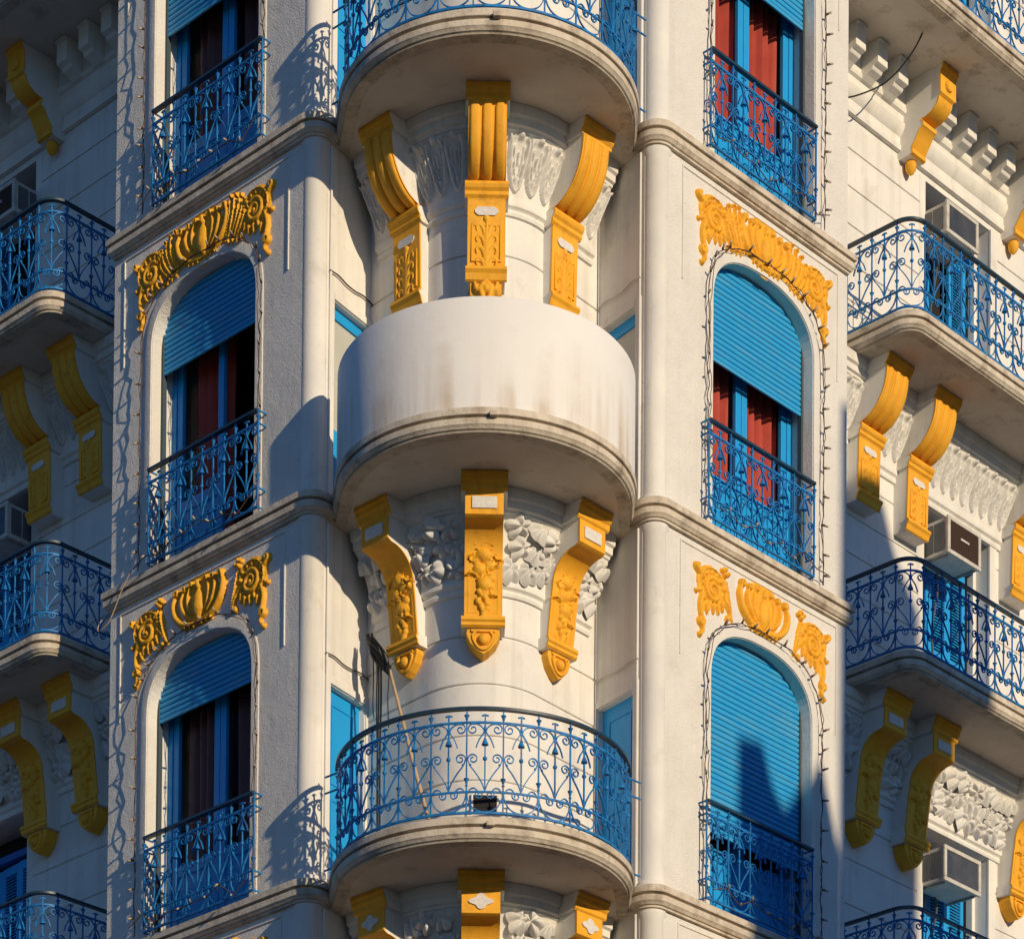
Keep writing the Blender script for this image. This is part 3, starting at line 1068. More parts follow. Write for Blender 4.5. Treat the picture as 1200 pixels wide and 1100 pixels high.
def bracket(kind, p, w, parent, detail=True, tail=True):
    """bracket with its origin on the wall face at the top of the slab"""
    global DROP
    if kind == 'A':
        pr = profA(p)
        o = bracket_body(pr, w).build('bracket', 'plaster', parent)
        # front in pieces: wider abacus, scroll with reeds, ledge, panel
        ab = pr[:6]
        front_skin(ab, w + .055, .004).build('abacus', 'yellow', o)
        MB().prism([(.0, -.172)] + [(-a, b) for a, b in ab] + [(0, -.30)], 'x', -w / 2 - .027, w / 2 + .027).build('abacus_block', 'plaster', o)
        front_skin(pr[5:21], w, .004).build('scroll_face', 'yellow', o, smooth=50)
        rd = MB()
        sc = pr[6:20]
        for x in (-w * .335, 0, w * .335):
            path = []
            n = len(sc)
            for i, (a, b) in enumerate(sc):
                rr = w * .138 * (1.0 if 0 < i < n - 1 else .6)
                path.append((x, -a, b, rr))
            k = 6
            base = len(rd.v)
            for i, (xx, y, z, rr) in enumerate(path):
                t0 = path[max(0, i - 1)]
                t1 = path[min(n - 1, i + 1)]
                tn = Vector((0, t1[1] - t0[1], t1[2] - t0[2])).normalized()
                nn = Vector((0, tn.z, -tn.y))
                if nn.y > 0: nn = -nn
                for j in range(k + 1):
                    a = PI * j / k
                    rd.v.append((xx + math.cos(a) * rr, y + nn.y * (math.sin(a) ** .4 * .024 + .001), z + nn.z * (math.sin(a) ** .4 * .024 + .001)))
            for i in range(n - 1):
                for j in range(k): rd.f.append((base + i * (k + 1) + j, base + i * (k + 1) + j + 1, base + (i + 1) * (k + 1) + j + 1, base + (i + 1) * (k + 1) + j))
        rd.build('reeds', 'yellow', o, smooth=60)
        lg = pr[21:28]
        front_skin(lg, w + .05, .004).build('ledge', 'yellow', o)
        MB().prism([(.0, lg[0][1])] + [(-a, b) for a, b in lg] + [(0, lg[-1][1])], 'x', -w / 2 - .025, w / 2 + .025).build('ledge_block', 'plaster', o)
        front_skin(pr[27:30], w, .004).build('panel_face', 'yellow', o)
        front_skin(pr[29:35], w + .03, .004).build('base_moulding', 'yellow', o)
        if detail:
            q = MB().prism([(-.07, -.036), (.07, -.036), (.098, -.012), (.098, .012), (.07, .036), (-.07, .036), (-.098, .012), (-.098, -.012)], 'y', -.009, 0).build('name_plate', 'plate', o)
            q.location = (0, -.184, -1.045)
            fr = MB()
            for a in (-1, 1):
                fr.box(*sorted((a * w * .40, a * w * .36)), -.012, .004, -1.47, -1.15)
            fr.box(-w * .36, w * .36, -.012, .004, -1.165, -1.15)
            fr.box(-w * .36, w * .36, -.012, .004, -1.47, -1.455)
            fr.build('panel_frame', 'yellow', o).location = (0, -.172, 0)
            r = link('acanthus_relief', rel('acanthus'), 'yellow', o)
            r.location = (0, -.174, -1.31)
            if tail:
              t = link('leaf_tail', rel('tail'), 'yellow', o)
              t.location = (0, -.125, -1.66)
              MB().prism([(0, -1.63), (-.14, -1.63), (-.12, -1.72), (-.05, -1.80), (0, -1.80)], 'x', -w * .42, w * .42).build('tail_block', 'yellow', o)
    else:
        pr = profB(p)
        o = bracket_body(pr, w).build('bracket', 'plaster', parent)
        ab = pr[:7]
        front_skin(ab, w + .07, .004).build('abacus', 'yellow', o)
        MB().prism([(.0, -.172)] + [(-a, b) for a, b in ab] + [(0, ab[-1][1])], 'x', -w / 2 - .035, w / 2 + .035).build('abacus_block', 'plaster', o)
        front_skin(pr[6:9], w, .004).build('block_face', 'yellow', o)
        front_skin(pr[8:23], w, .004).build('shaft_face', 'yellow', o, smooth=50)
        front_skin(pr[22:], w + .05, .004).build('base_moulding', 'yellow', o)
        MB().prism([(.0, -1.205)] + [(-a, b) for a, b in pr[22:]] + [(0, -1.312)], 'x', -w / 2 - .025, w / 2 + .025).build('base_block', 'plaster', o)
        if kind == 'B':
            MB().box(-w * .33, w * .33, -.012, 0, -.05, .05).build('name_plate', 'plate', o, bevel=.004).location = (0, -(p - .06) - .004, -.415)
        else:
            q = MB()
            pts = [(math.cos(t) * (.085 + .02 * math.cos(4 * t)), math.sin(t) * (.055 + .012 * math.cos(4 * t))) for t in [2 * PI * i / 24 for i in range(24)]]
            q.prism(pts, 'y', -.012, 0)
            q.build('name_plate', 'plate', o).location = (0, -(p - .06) - .004, -.415)
        if detail:
            fr = MB()
            for a in (-1, 1):
                fr.box(*sorted((a * w * .42, a * w * .37)), -.010, .004, -.21, .27)
            fr.box(-w * .37, w * .37, -.010, .004, -.21, -.195)
            f = fr.build('panel_frame', 'yellow', o)
            f.location = (0, -.187, -.98)
            f.rotation_euler = (math.atan2(.035, .30), 0, 0)
            r = link('fruit_relief', rel('fruit'), 'gold', o)
            r.scale = (1.25, 1.35, 1.12)
            r.location = (0, -.196, -.90)
            r.rotation_euler = (math.atan2(.035, .30), 0, 0)
        # acorn drop in a volute frame
        d = MB().prism([(-.13, 0), (.13, 0), (.135, -.05), (.105, -.12), (.05, -.18), (0, -.215), (-.05, -.18), (-.105, -.12), (-.135, -.05)], 'y', -.15, .0)
        dd = d.build('drop', 'yellow', o, bevel=.008)
        dd.location = (0, 0, -1.31)
        dd.scale = (w / .30, 1, 1)
        q = MB().ball((0, -.15, -.095), .05, 6).tube([(x, -.152, z) for x, z in curve([(-.06, -.02), (-.085, -.07), (-.05, -.145), (0, -.175), (.05, -.145), (.085, -.07), (.06, -.02)], 5)], .016, 6)
        q.tube([(-.1, -.15, -.02), (.1, -.15, -.02)], .018, 6)
        q.build('acorn', 'yellow', o, smooth=60).location = (0, 0, -1.31)
    return o
def on_body(o, u, z, out=0.0):
    x, y, a = body_at(u, out)
    o.location = (x, y, z)
    o.rotation_euler = (0, 0, a)
    return o
KIND = {1: 'A', 2: 'B', 3: 'D'}
for lv in (1, 2, 3):
    k = KIND[lv]
    on_body(bracket(k, .545, .315, bld), 0, LEV[lv])
    for sg in (-1, 1):
        o = bracket(k, .58, .315, bld)
        o.location = (sg * .55, .20, LEV[lv])
        o.rotation_euler = (0, 0, sg * PI / 4)

# ------------------------------------------------------------------ friezes: cove with carved leaves, collar below, cornice above
COVE = [(.055 + .17 * (t ** 1.7), -.80 + .44 * t) for t in [i / 8 for i in range(9)]]
RINGP = [(-.02, -.96), (.022, -.955), (.030, -.93), (.022, -.905), (.03, -.895), (.05, -.885), (.058, -.855), (.05, -.83), (.055, -.80)] + COVE[1:] + \
        [(.24, -.355), (.245, -.335), (.27, -.325), (.275, -.27), (.30, -.255), (.305, -.20), (.31, -.172)]
def leafA_mesh():
    side = curve([(.004, .03), (.034, .09), (.052, .19), (.066, .33), (.070, .42), (.052, .455)], 5)
    inner = curve([(.010, .16), (.026, .22), (.036, .33), (.034, .40)], 5)
    pr = [([(0, .05), (0, .45)], [.02, .066, .084, .076], [.010, .022, .024, .016], 0), ([(0, .075), (0, .135)], [.014, .023], [.03, .05], 0), ([(.0, .25), (.0, .34)], [.010, .015], [.04, .05], 0),
          ([(0, .46), (.001, .465)], .027, .066, 0)] + mirror([(side, [.012, .016, .016, .012], [.036, .050, .055, .05], 0), (inner, [.006, .011, .008], [.034, .044, .036], 0), ([(.086, .445), (.087, .45)], .018, .05, 0)])
    mb = relief(pr, -.092, .092, 0, .50, .0085)
    v = []
    for x, y, z in mb.v:
        t = z / .50
        zz = -.80 + .44 * t
        out = .055 + .17 * (t ** 1.7)
        v.append((x * (1 + .12 * t), y - out, zz))
    mb.v = v
    return mb.mesh('acanthus_leaf', 60)
LEAFA = leafA_mesh()
def leafB_mesh(seed):
    r = random.Random(seed)
    mb = MB()
    nr, na = 8, 40
    lob = r.choice((5, 5, 3))
    tw = r.uniform(-.25, .25)
    for i in range(nr + 1):
        for j in range(na):
            a = 2 * PI * j / na
            u = i / nr
            rib = abs(math.cos(lob * a / 2))
            R = .094 * (.66 + .34 * rib ** 1.1) * u
            y = -.060 * math.cos(u * PI / 2) ** .75 - .016 * rib ** 3 * math.sin(u * PI) + .020 * (1 - rib) * math.sin(u * PI) + .026 * math.exp(-(u / .24) ** 2) + .02 * tw * u * math.sin(a) + .012 * u ** 3
            mb.v.append((R * math.cos(a) * 1.1, y, R * math.sin(a) * .95))
    for i in range(nr):
        for j in range(na):
            j2 = (j + 1) % na
            mb.f.append((i * na + j, i * na + j2, (i + 1) * na + j2, (i + 1) * na + j))
    return mb.mesh('foliage_leaf', 150)
LEAFB = [leafB_mesh(i) for i in range(5)]
BERRY = MB().ball((0, 0, 0), .026, 6).mesh('berry', 80)
rl = random.Random(11)
for lv in (1, 2, 3):
    for a0, a1 in ((-1.18, -.89), (-.56, -.15), (.15, .56), (.89, 1.18)):
        fz = body_mesh(RINGP, a0 - .10 if a0 > 0 else a0 - .02, a1 + .10 if a1 < 0 else a1 + .02, 16).build('frieze', 'plaster', bld, smooth=35)
        fz.location = (0, 0, LEV[lv])
        if KIND[lv] == 'A':
            n = max(2, round((a1 - a0) / .135))
            for i in range(n):
                dg = a0 + (a1 - a0) * (i + .5) / n
                on_body(link('acanthus_leaf', LEAFA, 'frieze', fz), dg, 0)
        else:
            for row in range(3):
                n = max(2, round((a1 - a0) / .125))
                for i in range(n):
                    dg = a0 + (a1 - a0) * (i + .5 + .3 * (row % 2) + rl.uniform(-.2, .2)) / n
                    t = .14 + .34 * row + rl.uniform(-.05, .05)
                    t = min(.92, max(.10, t))
                    o = on_body(link('foliage_leaf', rl.choice(LEAFB), 'frieze', fz), dg, -.80 + .44 * t, .055 + .17 * t ** 1.7)
                    a = o.rotation_euler.z
                    o.rotation_euler = (rl.uniform(-.12, .2) + .35, rl.uniform(0, 6.28), a + rl.uniform(-.2, .2))
                    sc_ = rl.uniform(1.05, 1.35)
                    o.scale = (sc_, sc_, sc_)
                    if rl.random() < .3:
                        on_body(link('berry', BERRY, 'frieze', fz), dg + .03, -.80 + .44 * t, .11 + .17 * t ** 1.7)

# ------------------------------------------------------------------ solid parapet of the middle balcony
pp = []
n = 80
ins, out = 1.18, 1.262
prof = [(out, .022), (out, .925), (out - .012, .94), (ins + .012, .94), (ins, .925), (ins, .022)]
pm = MB()
for r, z in prof:
    for i in range(n + 1):
        a = math.radians(182 + 176 * i / n)
        pm.v.append((SC[0] + r * math.cos(a), SC[1] + .02 + r * math.sin(a), z))
k = n + 1
for p in range(len(prof) - 1):
    for i in range(n): pm.f.append((p * k + i, p * k + i + 1, (p + 1) * k + i + 1, (p + 1) * k + i))
for i in (0, n): pm.f.append(tuple(p * k + i for p in range(len(prof))))
par = pm.build('parapet', 'parapet', bld, smooth=40)
par.location = (0, 0, LEV[2])

# ------------------------------------------------------------------ side walls with their balconies
OPS, OPE, OPH = 5.15, 6.28, 2.37
SEND = 8.6
def lx(side, s): return s if side > 0 else -s
def bxs(mb, side, sa, sb_, ya, yb, za, zc):
    a, b = sorted((lx(side, sa), lx(side, sb_)))
    return mb.box(a, b, ya, yb, za, zc)
def side_wall(side, st):
    lo, hi = zb[st], zt[st]
    w = WEND[side]
    h = hi - lo
    fr = Z0 * 0
    # backing
    mb = MB()
    bxs(mb, side, w - .2, OPS, .014, .40, 0, h)
    bxs(mb, side, OPE, SEND, .014, .40, 0, h)
    bxs(mb, side, OPS, OPE, .014, .40, OPH, h)
    place(mb.build('side_wall', 'plaster', bld), side, 0, WALL, lo)
    zs = [0.0, .24, .615, .99, 1.365, 1.74, 2.115, h - .90]
    if st == 1: zs = [.0, .22, .595, .97, 1.345, 1.72, 2.095, h - .90]
    if st == 3: zs = [.0, .12, .49, .865, 1.24, 1.685, 2.06, h - .90]
    wall_parts = [(w - .02, OPS - .10), (OPE + .12, SEND)]
    for za, zc in zip(zs, zs[1:]):
        for sa, sb_ in wall_parts:
            c = MB()
            bxs(c, side, sa, sb_, 0, .03, za + .008, zc - .008)
            place(c.build('wall_course', 'plaster', bld, bevel=.006), side, 0, WALL, lo)
    # plain margin strips beside the opening
    c = MB()
    bxs(c, side, OPS - .10, OPS, -.001, .03, 0, h - .90)
    bxs(c, side, OPE, OPE + .12, -.012, .03, 0, OPH)
    place(c.build('jamb_trim', 'plaster', bld, bevel=.004), side, 0, WALL, lo)
for side in (-1, 1):
    for st in (0, 1, 2, 3): side_wall(side, st)
    mb = MB()
    bxs(mb, side, WEND[side] - .2, SEND, 0, .4, 0, LEV[3])
    place(mb.build('side_wall', 'plaster', bld), side, 0, WALL, 0)

def straight_frieze(side, lv, sa, sb_, prof):
    mb = MB()
    a, b = sorted((lx(side, sa), lx(side, sb_)))
    for x in (a, b):
        for o, z in prof: mb.v.append((x, -o, z))
    n = len(prof)
    for i in range(n - 1): mb.f.append((i, i + 1, n + i + 1, n + i))
    return place(mb.build('frieze', 'plaster', bld, smooth=35), side, 0, WALL, LEV[lv])
BRS = (4.00, 4.80, 6.62, 7.42)
for side in (-1, 1):
    for lv in (1, 2, 3):
        gaps = []
        e = [WEND[side] + .02] + [q for b in BRS for q in (b - .16, b + .16)] + [SEND]
        for a, b in zip(e[::2], e[1::2]): gaps.append((a, b))
        for a, b in gaps:
            fz = straight_frieze(side, lv, a - .03, b + .03, RINGP)
            if b > 7.3 or lv == 3: continue
            if KIND[lv] == 'A':
                n = max(1, round((b - a) / .165))
                for i in range(n):
                    o = link('acanthus_leaf', LEAFA, 'frieze', fz)
                    o.location = (lx(side, a + (b - a) * (i + .5) / n), 0, 0)
            else:
                for row in range(3):
                    n = max(2, round((b - a) / .15))
                    for i in range(n):
                        x = a + (b - a) * (i + .5 + .3 * (row % 2) + rl.uniform(-.25, .25)) / n
                        t = min(.92, max(.10, .14 + .34 * row + rl.uniform(-.05, .05)))
                        o = link('foliage_leaf', rl.choice(LEAFB), 'frieze', fz)
                        o.location = (lx(side, x), -(.055 + .17 * t ** 1.7), -.80 + .44 * t)
                        o.rotation_euler = (rl.uniform(-.12, .2) + .35, rl.uniform(0, 6.28), rl.uniform(-.2, .2))
                        sc_ = rl.uniform(1.15, 1.45)
                        o.scale = (sc_, sc_, sc_)
        for b in BRS:
            o = place(bracket(KIND[lv], .56, .34, bld, tail=False), side, b, WALL, LEV[lv])
            if KIND[lv] == 'A':
                o.scale = (1, 1, .885)
                o.location.z -= .172 * .115

# side balconies: slab with a rounded corner, railing
SB = 3.56
def side_path(side, off, s0, R, nn=10, back=WALL + .02):
    pts = [F(side, s0, back), F(side, s0, off + R)]
    for i in range(1, nn):
        a = PI / 2 * i / nn
        pts.append(F(side, s0 + R - R * math.cos(a), off + R - R * math.sin(a)))
    pts += [F(side, s0 + R, off), F(side, SEND, off)]
    P = [(p.x, p.y) for p in pts]
    return P if side > 0 else P[::-1]
for side in (-1, 1):
    for lv in (0, 1, 2, 3):
        if lv == 0:
            a, b = F(side, WEND[side] - .05, .06), F(side, SEND, .06)
            path = [(a.x, a.y), (b.x, b.y)]
            if side < 0: path = path[::-1]
            inner = [F(side, WEND[side] - .05, WALL + .05), F(side, SEND, WALL + .05)]
        else:
            path = side_path(side, .06, SB, .24)
            inner = [F(side, SEND, WALL + .05)]
        nr = norms(path)
        slab = sweep(path, nr, PROF, LEV[lv]).build('balcony_slab', 'stone', bld, smooth=30)
        edge = [(p[0] - n_[0] * .05, p[1] - n_[1] * .05) for p, n_ in zip(path, nr)]
        if lv == 0:
            poly = edge + [(q.x, q.y) for q in (inner[::-1] if side > 0 else inner)]
        else:
            poly = edge + [(inner[0].x, inner[0].y)] if side > 0 else edge + []
            if side < 0: poly = [(inner[0].x, inner[0].y)] + edge
        MB().prism(poly, 'z', LEV[lv] - .170, LEV[lv] - .150).build('soffit', 'soffit', slab)
        MB().prism(poly, 'z', LEV[lv] - .02, LEV[lv] + .022).build('balcony_floor', 'stone', slab)
        # railing
        off = .105
        if lv == 0:
            s0 = WEND[side]
            n = 14
            a, b = F(side, s0, off), F(side, s0 + n * MOD, off)
            pth = [(a.x, a.y), (b.x, b.y)] if side > 0 else [(b.x, b.y), (a.x, a.y)]
            railing(pth, LEV[lv] + .02, [(MOD * (i + .5), 0) for i in range(n)])
        else:
            R = MOD / (PI / 2)
            nb, nf = 3, 8
            c0 = SB + .045
            depth = off + R + nb * MOD
            pts = [F(side, c0, depth), F(side, c0, off + R)]
            for i in range(1, 10):
                a = PI / 2 * i / 10
                pts.append(F(side, c0 + R - R * math.cos(a), off + R - R * math.sin(a)))
            pts += [F(side, c0 + R, off), F(side, c0 + R + nf * MOD, off)]
            pth = [(p.x, p.y) for p in pts]
            spots = [(MOD * (i + .5), 0) for i in range(nb)] + [(MOD * (nb + .5), 1 / R)] + [(MOD * (nb + 1.5 + i), 0) for i in range(nf)]
            if side < 0:
                pth = pth[::-1]
                tot = (nb + nf + 1) * MOD
                spots = [(tot - t, k) for t, k in spots][::-1]
            railing(pth, LEV[lv] + .02, spots)

# top cornice with modillions and small consoles under the uppermost balcony
CORN = [(-.01, -.84), (.03, -.835), (.035, -.79), (.02, -.77), (.02, -.70), (.045, -.68), (.075, -.62), (.08, -.585), (.06, -.57), (.06, -.50), (.09, -.485), (.10, -.45), (.085, -.44), (.085, -.20), (.12, -.19), (.14, -.172)]
def profC(p=.55):
    return [(p, -.172), (p, -.215), (p - .02, -.235), (p - .03, -.27), (p - .03, -.46)] + qarc(p - .06, -.48, .28, -.62, 6, True) + [(.28, -.64), (.30, -.65), (.30, -.69), (.26, -.71), (.22, -.78), (.16, -.86), (.17, -.87), (.17, -.91), (.14, -.92)]
modm = MB()
modm.prism([(0, -.172), (-.315, -.172), (-.315, -.198), (-.29, -.208), (-.29, -.405), (-.235, -.415), (-.215, -.445), (-.15, -.465), (-.10, -.49), (0, -.495)], 'x', -.078, .078)
modm = modm.mesh('modillion')
for side in (-1, 1):
    straight_frieze(side, 0, WEND[side], SEND, CORN)
    for s in [3.0, 3.35, 3.69, 4.04, 4.38, 5.2, 5.55, 5.90, 6.24, 7.0, 7.35, 7.7, 8.05]:
        place(link('modillion', modm, 'plaster', bld, .006), side, s, WALL, LEV[0])
    for s in (4.80, 6.60):
        pr = profC()
        o = bracket_body(pr, .22).build('bracket', 'plaster', bld)
        place(o, side, s, WALL, LEV[0])
        front_skin(pr[:5], .255, .004).build('abacus', 'yellow', o)
        front_skin(pr[4:], .22, .004).build('scroll_face', 'yellow', o, smooth=40)
        MB().lathe([(.045, 0), (.06, -.03), (.055, -.08), (.03, -.12), (.005, -.14)], 0, -.07, -.915, 10).build('acorn', 'yellow', o, smooth=60)
        MB().lathe([(.06, 0), (.05, .02), (.02, .022)], 0, 0, 0, 10, 'y').build('rosette', 'yellow', o).location = (0, -.528, -.36)

# side doors with louvred leaves
def louvre_leaf(w, h):
    fr = MB()
    t = .055
    fr.box(-w / 2, -w / 2 + t, 0, .035, 0, h)
    fr.box(w / 2 - t, w / 2, 0, .035, 0, h)
    for z in (0, h * .48, h - .09): fr.box(-w / 2 + t, w / 2 - t, 0, .035, z, z + .09)
    sl_ = MB()
    for za, zc in ((.09, h * .48), (h * .48 + .09, h - .09)):
        z = za + .01
        while z < zc - .02:
            sl_.add([(-w / 2 + t, .004, z), (w / 2 - t, .004, z), (w / 2 - t, .030, z + .026), (-w / 2 + t, .030, z + .026),
                     (-w / 2 + t, .009, z - .006), (w / 2 - t, .009, z - .006), (w / 2 - t, .035, z + .020), (-w / 2 + t, .035, z + .020)],
                    [(0, 1, 2, 3), (7, 6, 5, 4), (0, 4, 5, 1), (2, 6, 7, 3)])
            z += .032
    return fr.mesh('louvre_frame'), sl_.mesh('louvre_slats')
LV = louvre_leaf(.32, 2.02)
for side in (-1, 1):
    for st in (0, 1, 2, 3):
        dr = empty('balcony_door')
        dr.parent = bld
        place(dr, side, 0, WALL, zb[st])
        c = (OPS + OPE) / 2
        fb = MB()
        bxs(fb, side, OPS + .02, OPE - .01, .34, .37, 0, OPH)
        fb.build('dark_doorway', 'dark', dr)
        jm = MB()
        bxs(jm, side, OPS, OPS + .04, .16, .24, 0, OPH)
        bxs(jm, side, OPE - .05, OPE, .16, .24, 0, OPH)
        jm, keep_ = MB(), jm
        bxs(jm, side, OPS + .04, OPE - .05, .16, .24, 2.05, 2.12)
        keep_.build('door_post', 'plaster', dr, bevel=.004)
        jm.build('door_frame', 'navy', dr, bevel=.004)
        for i, s in enumerate((OPS + .21, OPS + .54, OPS + .87)):
            if st == 1 and i == 1: continue
            f = link('louvred_leaf', LV[0], 'blue', dr, .003)
            f.location = (lx(side, s), .20 + .012 * i, 0)
            f.rotation_euler = (0, 0, (.10, -.08, .06)[i] * (1 if st != 2 else .4))
            s_ = link('slat_panel', LV[1], 'blue', f)
            s_['kind'] = 'stuff'

# ------------------------------------------------------------------ air conditioners in the side doors
def air_con(side, st, s0, s1, off, z0, z1, grille, label):
    w, h = s1 - s0, z1 - z0
    root = empty('air_conditioner')
    d = WALL + .10 - off
    mb = MB()
    a, b = -w / 2, w / 2
    mb.box(a + .012, b - .012, .03, d, -h + .01, -.01)
    mb.build('casing', 'acwhite', root, bevel=.008)
    fr = MB()
    t = .042
    fr.box(a, b, 0, .028, -t, 0)
    fr.box(a, b, 0, .028, -h, -h + t)
    fr.box(a, a + t, 0, .028, -h + t, -t)
    fr.box(b - t, b, 0, .028, -h + t, -t)
    fr.build('front_frame', 'acwhite', root, bevel=.006)
    if grille:
        MB().box(a + t, b - t, .016, .029, -h + t, -t).build('grille_back', 'dark', root)
        gr = MB()
        z = -h + t + .006
        while z < -t - .004:
            gr.box(a + t, b - t, .006, .014, z, z + .006)
            z += .014
        x = a + t + .02
        while x < b - t - .01:
            gr.box(x, x + .004, .004, .012, -h + t, -t)
            x += .03
        gr.build('grille', 'grille', root)
        MB().box(-.07, .07, -.004, .004, -h * .5, -h * .5 + .022).build('badge', 'acwhite', root)
    else:
        MB().box(a + t, b - t, .012, .029, -h + t, -t).build('front_panel', 'pane', root)
    # side intake: two dark panels with ribs
    sx = a if side > 0 else b
    sg = -1 if side > 0 else 1
    for ya, yb in ((.06, .06 + (d - .12) * .46), (.06 + (d - .12) * .54, d - .06)):
        v = MB().box(*sorted((sx - sg * .012, sx - sg * .004)), ya, yb, -h + .05, -.05)
        v.build('side_vent', 'acgrey', root)
    # rails carrying the unit
    br = MB()
    for x in (a + .06, b - .06):
        br.tube([(x, .05, -h - .004), (x, d + .02, -h - .004)], .012, 6)
    br.build('support_rail', 'steel', root)
    MB().tube(curve3([(0, d, -h * .8), (.05, d - .02, -h - .10), (.02, d + .03, -h - .5), (.06, d + .05, -h - .9)]), .012, 6).build('drain_hose', 'acgrey', root, smooth=60)
    place(root, side, (s0 + s1) / 2, off, zb[st] + z1)
    return tag(root, label, 'air conditioner', 'air conditioners in the side doorways')
air_con(1, 1, 5.13, 5.68, .80, 1.72, 2.05, False, 'white framed air conditioner with dark front in the sunlit doorway above the smooth parapet level')
air_con(1, 2, 5.17, 5.74, .80, 1.75, 2.13, True, 'boxy air conditioner with brown grille in the sunlit side doorway')
air_con(1, 3, 5.13, 5.76, .80, 1.76, 2.12, False, 'white framed air conditioner above blue louvred shutters, beside the grape drop brackets')
air_con(-1, 1, 5.13, 5.68, .80, 1.72, 2.05, True, 'shaded air conditioner in the doorway above the curved side balcony, upper floor')
air_con(-1, 2, 5.17, 5.74, .80, 1.72, 2.08, False, 'shaded air conditioner under the reeded scroll brackets on the dark side')

# ------------------------------------------------------------------ string lights round the arched windows
BULB = MB().lathe([(.004, 0), (.008, .004), (.0085, .022), (.006, .032), (.002, .036)], n=6).mesh('bulb', 60)
CAP = MB().lathe([(.004, -.02), (.009, -.016), (.009, .004), (.004, .006)], n=6).mesh('socket', 60)
def string_lights(side, st):
    r = random.Random(st * 7 + side)
    pts = arch_pts(.105, .06)
    dense = []
    for a, b in zip(pts, pts[1:]):
        L = math.hypot(b[0] - a[0], b[1] - a[1])
        k = max(1, int(L / .09))
        for i in range(k): dense.append((a[0] + (b[0] - a[0]) * i / k, a[1] + (b[1] - a[1]) * i / k))
    dense.append(pts[-1])
    path = [(x + r.uniform(-.012, .012), -.035 - r.uniform(0, .02), z + r.uniform(-.01, .01)) for x, z in dense]
    path2 = [(x * .985 + r.uniform(-.015, .015), -.04 - r.uniform(0, .03), z + r.uniform(-.02, .0)) for x, z in dense]
    root = empty('string_lights')
    mb = MB().tube(path, .0048, 5)
    mb.tube(path2, .0036, 5)
    mb.build('wire', 'wire', root, smooth=60)
    i = 2
    while i < len(path) - 1:
        p = path[i]
        d = Vector((p[0] + r.uniform(-.3, .3), -1.1 + r.uniform(-.3, .5), (p[2] - 1.3) * .5 + r.uniform(-.4, .4))).normalized()
        o = link('bulb', BULB, 'bulb', root)
        o.location = (p[0] + d.x * .025, p[1] + d.y * .025, p[2] + d.z * .025)
        o.rotation_euler = d.to_track_quat('Z', 'Y').to_euler()
        o.scale = (1.15, 1.15, 1.15)
        c = link('socket', CAP, 'bulbcap', o)
        i += r.choice((2, 3))
    # a second run along the railing foot
    n = 9
    low = [(-.80 + 1.6 * k / n, -.11 - r.uniform(0, .02), .05 + r.uniform(0, .10) + .06 * (k % 2)) for k in range(n + 1)]
    MB().tube(low, .005, 5).build('wire', 'wire', root)
    for k in range(1, n):
        p = low[k]
        o = link('bulb', BULB, 'bulb', root)
        o.location = (p[0], p[1] - .015, p[2])
        o.rotation_euler = (r.uniform(.6, 2.4), 0, r.uniform(-.8, .8))
        o.scale = (1.1, 1.1, 1.1)
    place(root, side, WC, .08, zb[st])
    tag(root, f'string of small bulbs round the {SIDE[side]} arched window, {FLOOR[st]}', 'string lights', 'string lights round the arched windows')
for side in (-1, 1):
    for st in (1, 2, 3): string_lights(side, st)

# ------------------------------------------------------------------ small things
def cable(name, pts, r, mt, label, cat='cable', n=6):
    return tag(MB().tube(curve3(pts, n), r, 6).build(name, mt, None, smooth=60), label, cat)
# square vent at the foot of the turret body and the pole with cables on the lower balcony
vz = LEV[3] + .10
v = MB().box(-.10, .10, -.012, .03, 0, .14)
vo = v.build('vent_opening', 'dark', bld)
on_body(vo, .03, LEV[3] + .53, .003)
vf = MB()
vf.box(-.115, -.10, -.012, .01, -.012, .152)
vf.box(.10, .115, -.012, .01, -.012, .152)
vf.box(-.10, .10, -.012, .01, .14, .152)
vf.build('vent_frame', 'plaster', vo)

tag(MB().tube([(-.33, -.285, LEV[3] + .03), (-.54, -.11, LEV[3] + .84), (-.785, .10, LEV[3] + 1.86)], [.018, .017, .013], 8).build('wooden_pole', 'wood', None, smooth=60),
    'thin pale wooden pole leaning on the turret above the curved railing', 'pole')
cb = empty('cable_bundle', (-.96, .28, LEV[3] + 2.26))
def loc(p): return (p[0] + .96, p[1] - .28, p[2] - LEV[3] - 2.26)
rb = random.Random(4)
for k in range(12):
    a = (-.965 + rb.uniform(-.03, .02), .30, LEV[3] + 2.25 + rb.uniform(-.05, .04))
    b = (-.89 + rb.uniform(-.06, .03), .18, LEV[3] + 2.06 + rb.uniform(-.10, .06))
    c = (-.79 + rb.uniform(-.02, .02), .11, LEV[3] + 1.86 + rb.uniform(-.05, .05))
    MB().tube(curve3([loc(a), loc(b), loc(c)], 5), .010, 5).build('strand', 'black', cb)
for k, (x, y, zl) in enumerate(((-.865, .16, .03), (-.885, .17, .03), (-.80, .08, 1.35), (-.93, .24, 1.5), (-.90, .2, 1.25))):
    MB().tube(curve3([loc((-.95, .27, LEV[3] + 2.22)), loc((x, y, LEV[3] + 1.95)), loc((x, y - .02, LEV[3] + 1.0 if zl < .5 else LEV[3] + 1.6)), loc((x + .01, y - .03, LEV[3] + zl))], 6), .009 if k < 2 else .005, 5).build('hanging_strand', 'black', cb)
tag(cb, 'tangle of black cables hanging beside the blue balcony door', 'cable')
bx = MB().box(-.16, .16, -.10, .10, 0, .11)
bo = bx.build('storage_box', 'acwhite', None, bevel=.012)
MB().box(-.165, .165, -.105, .105, .112, .13).build('lid', 'acgrey', bo, bevel=.004)
bo.location = (-.72, -.33, LEV[3] + .024)
bo.rotation_euler = (0, 0, -.4)
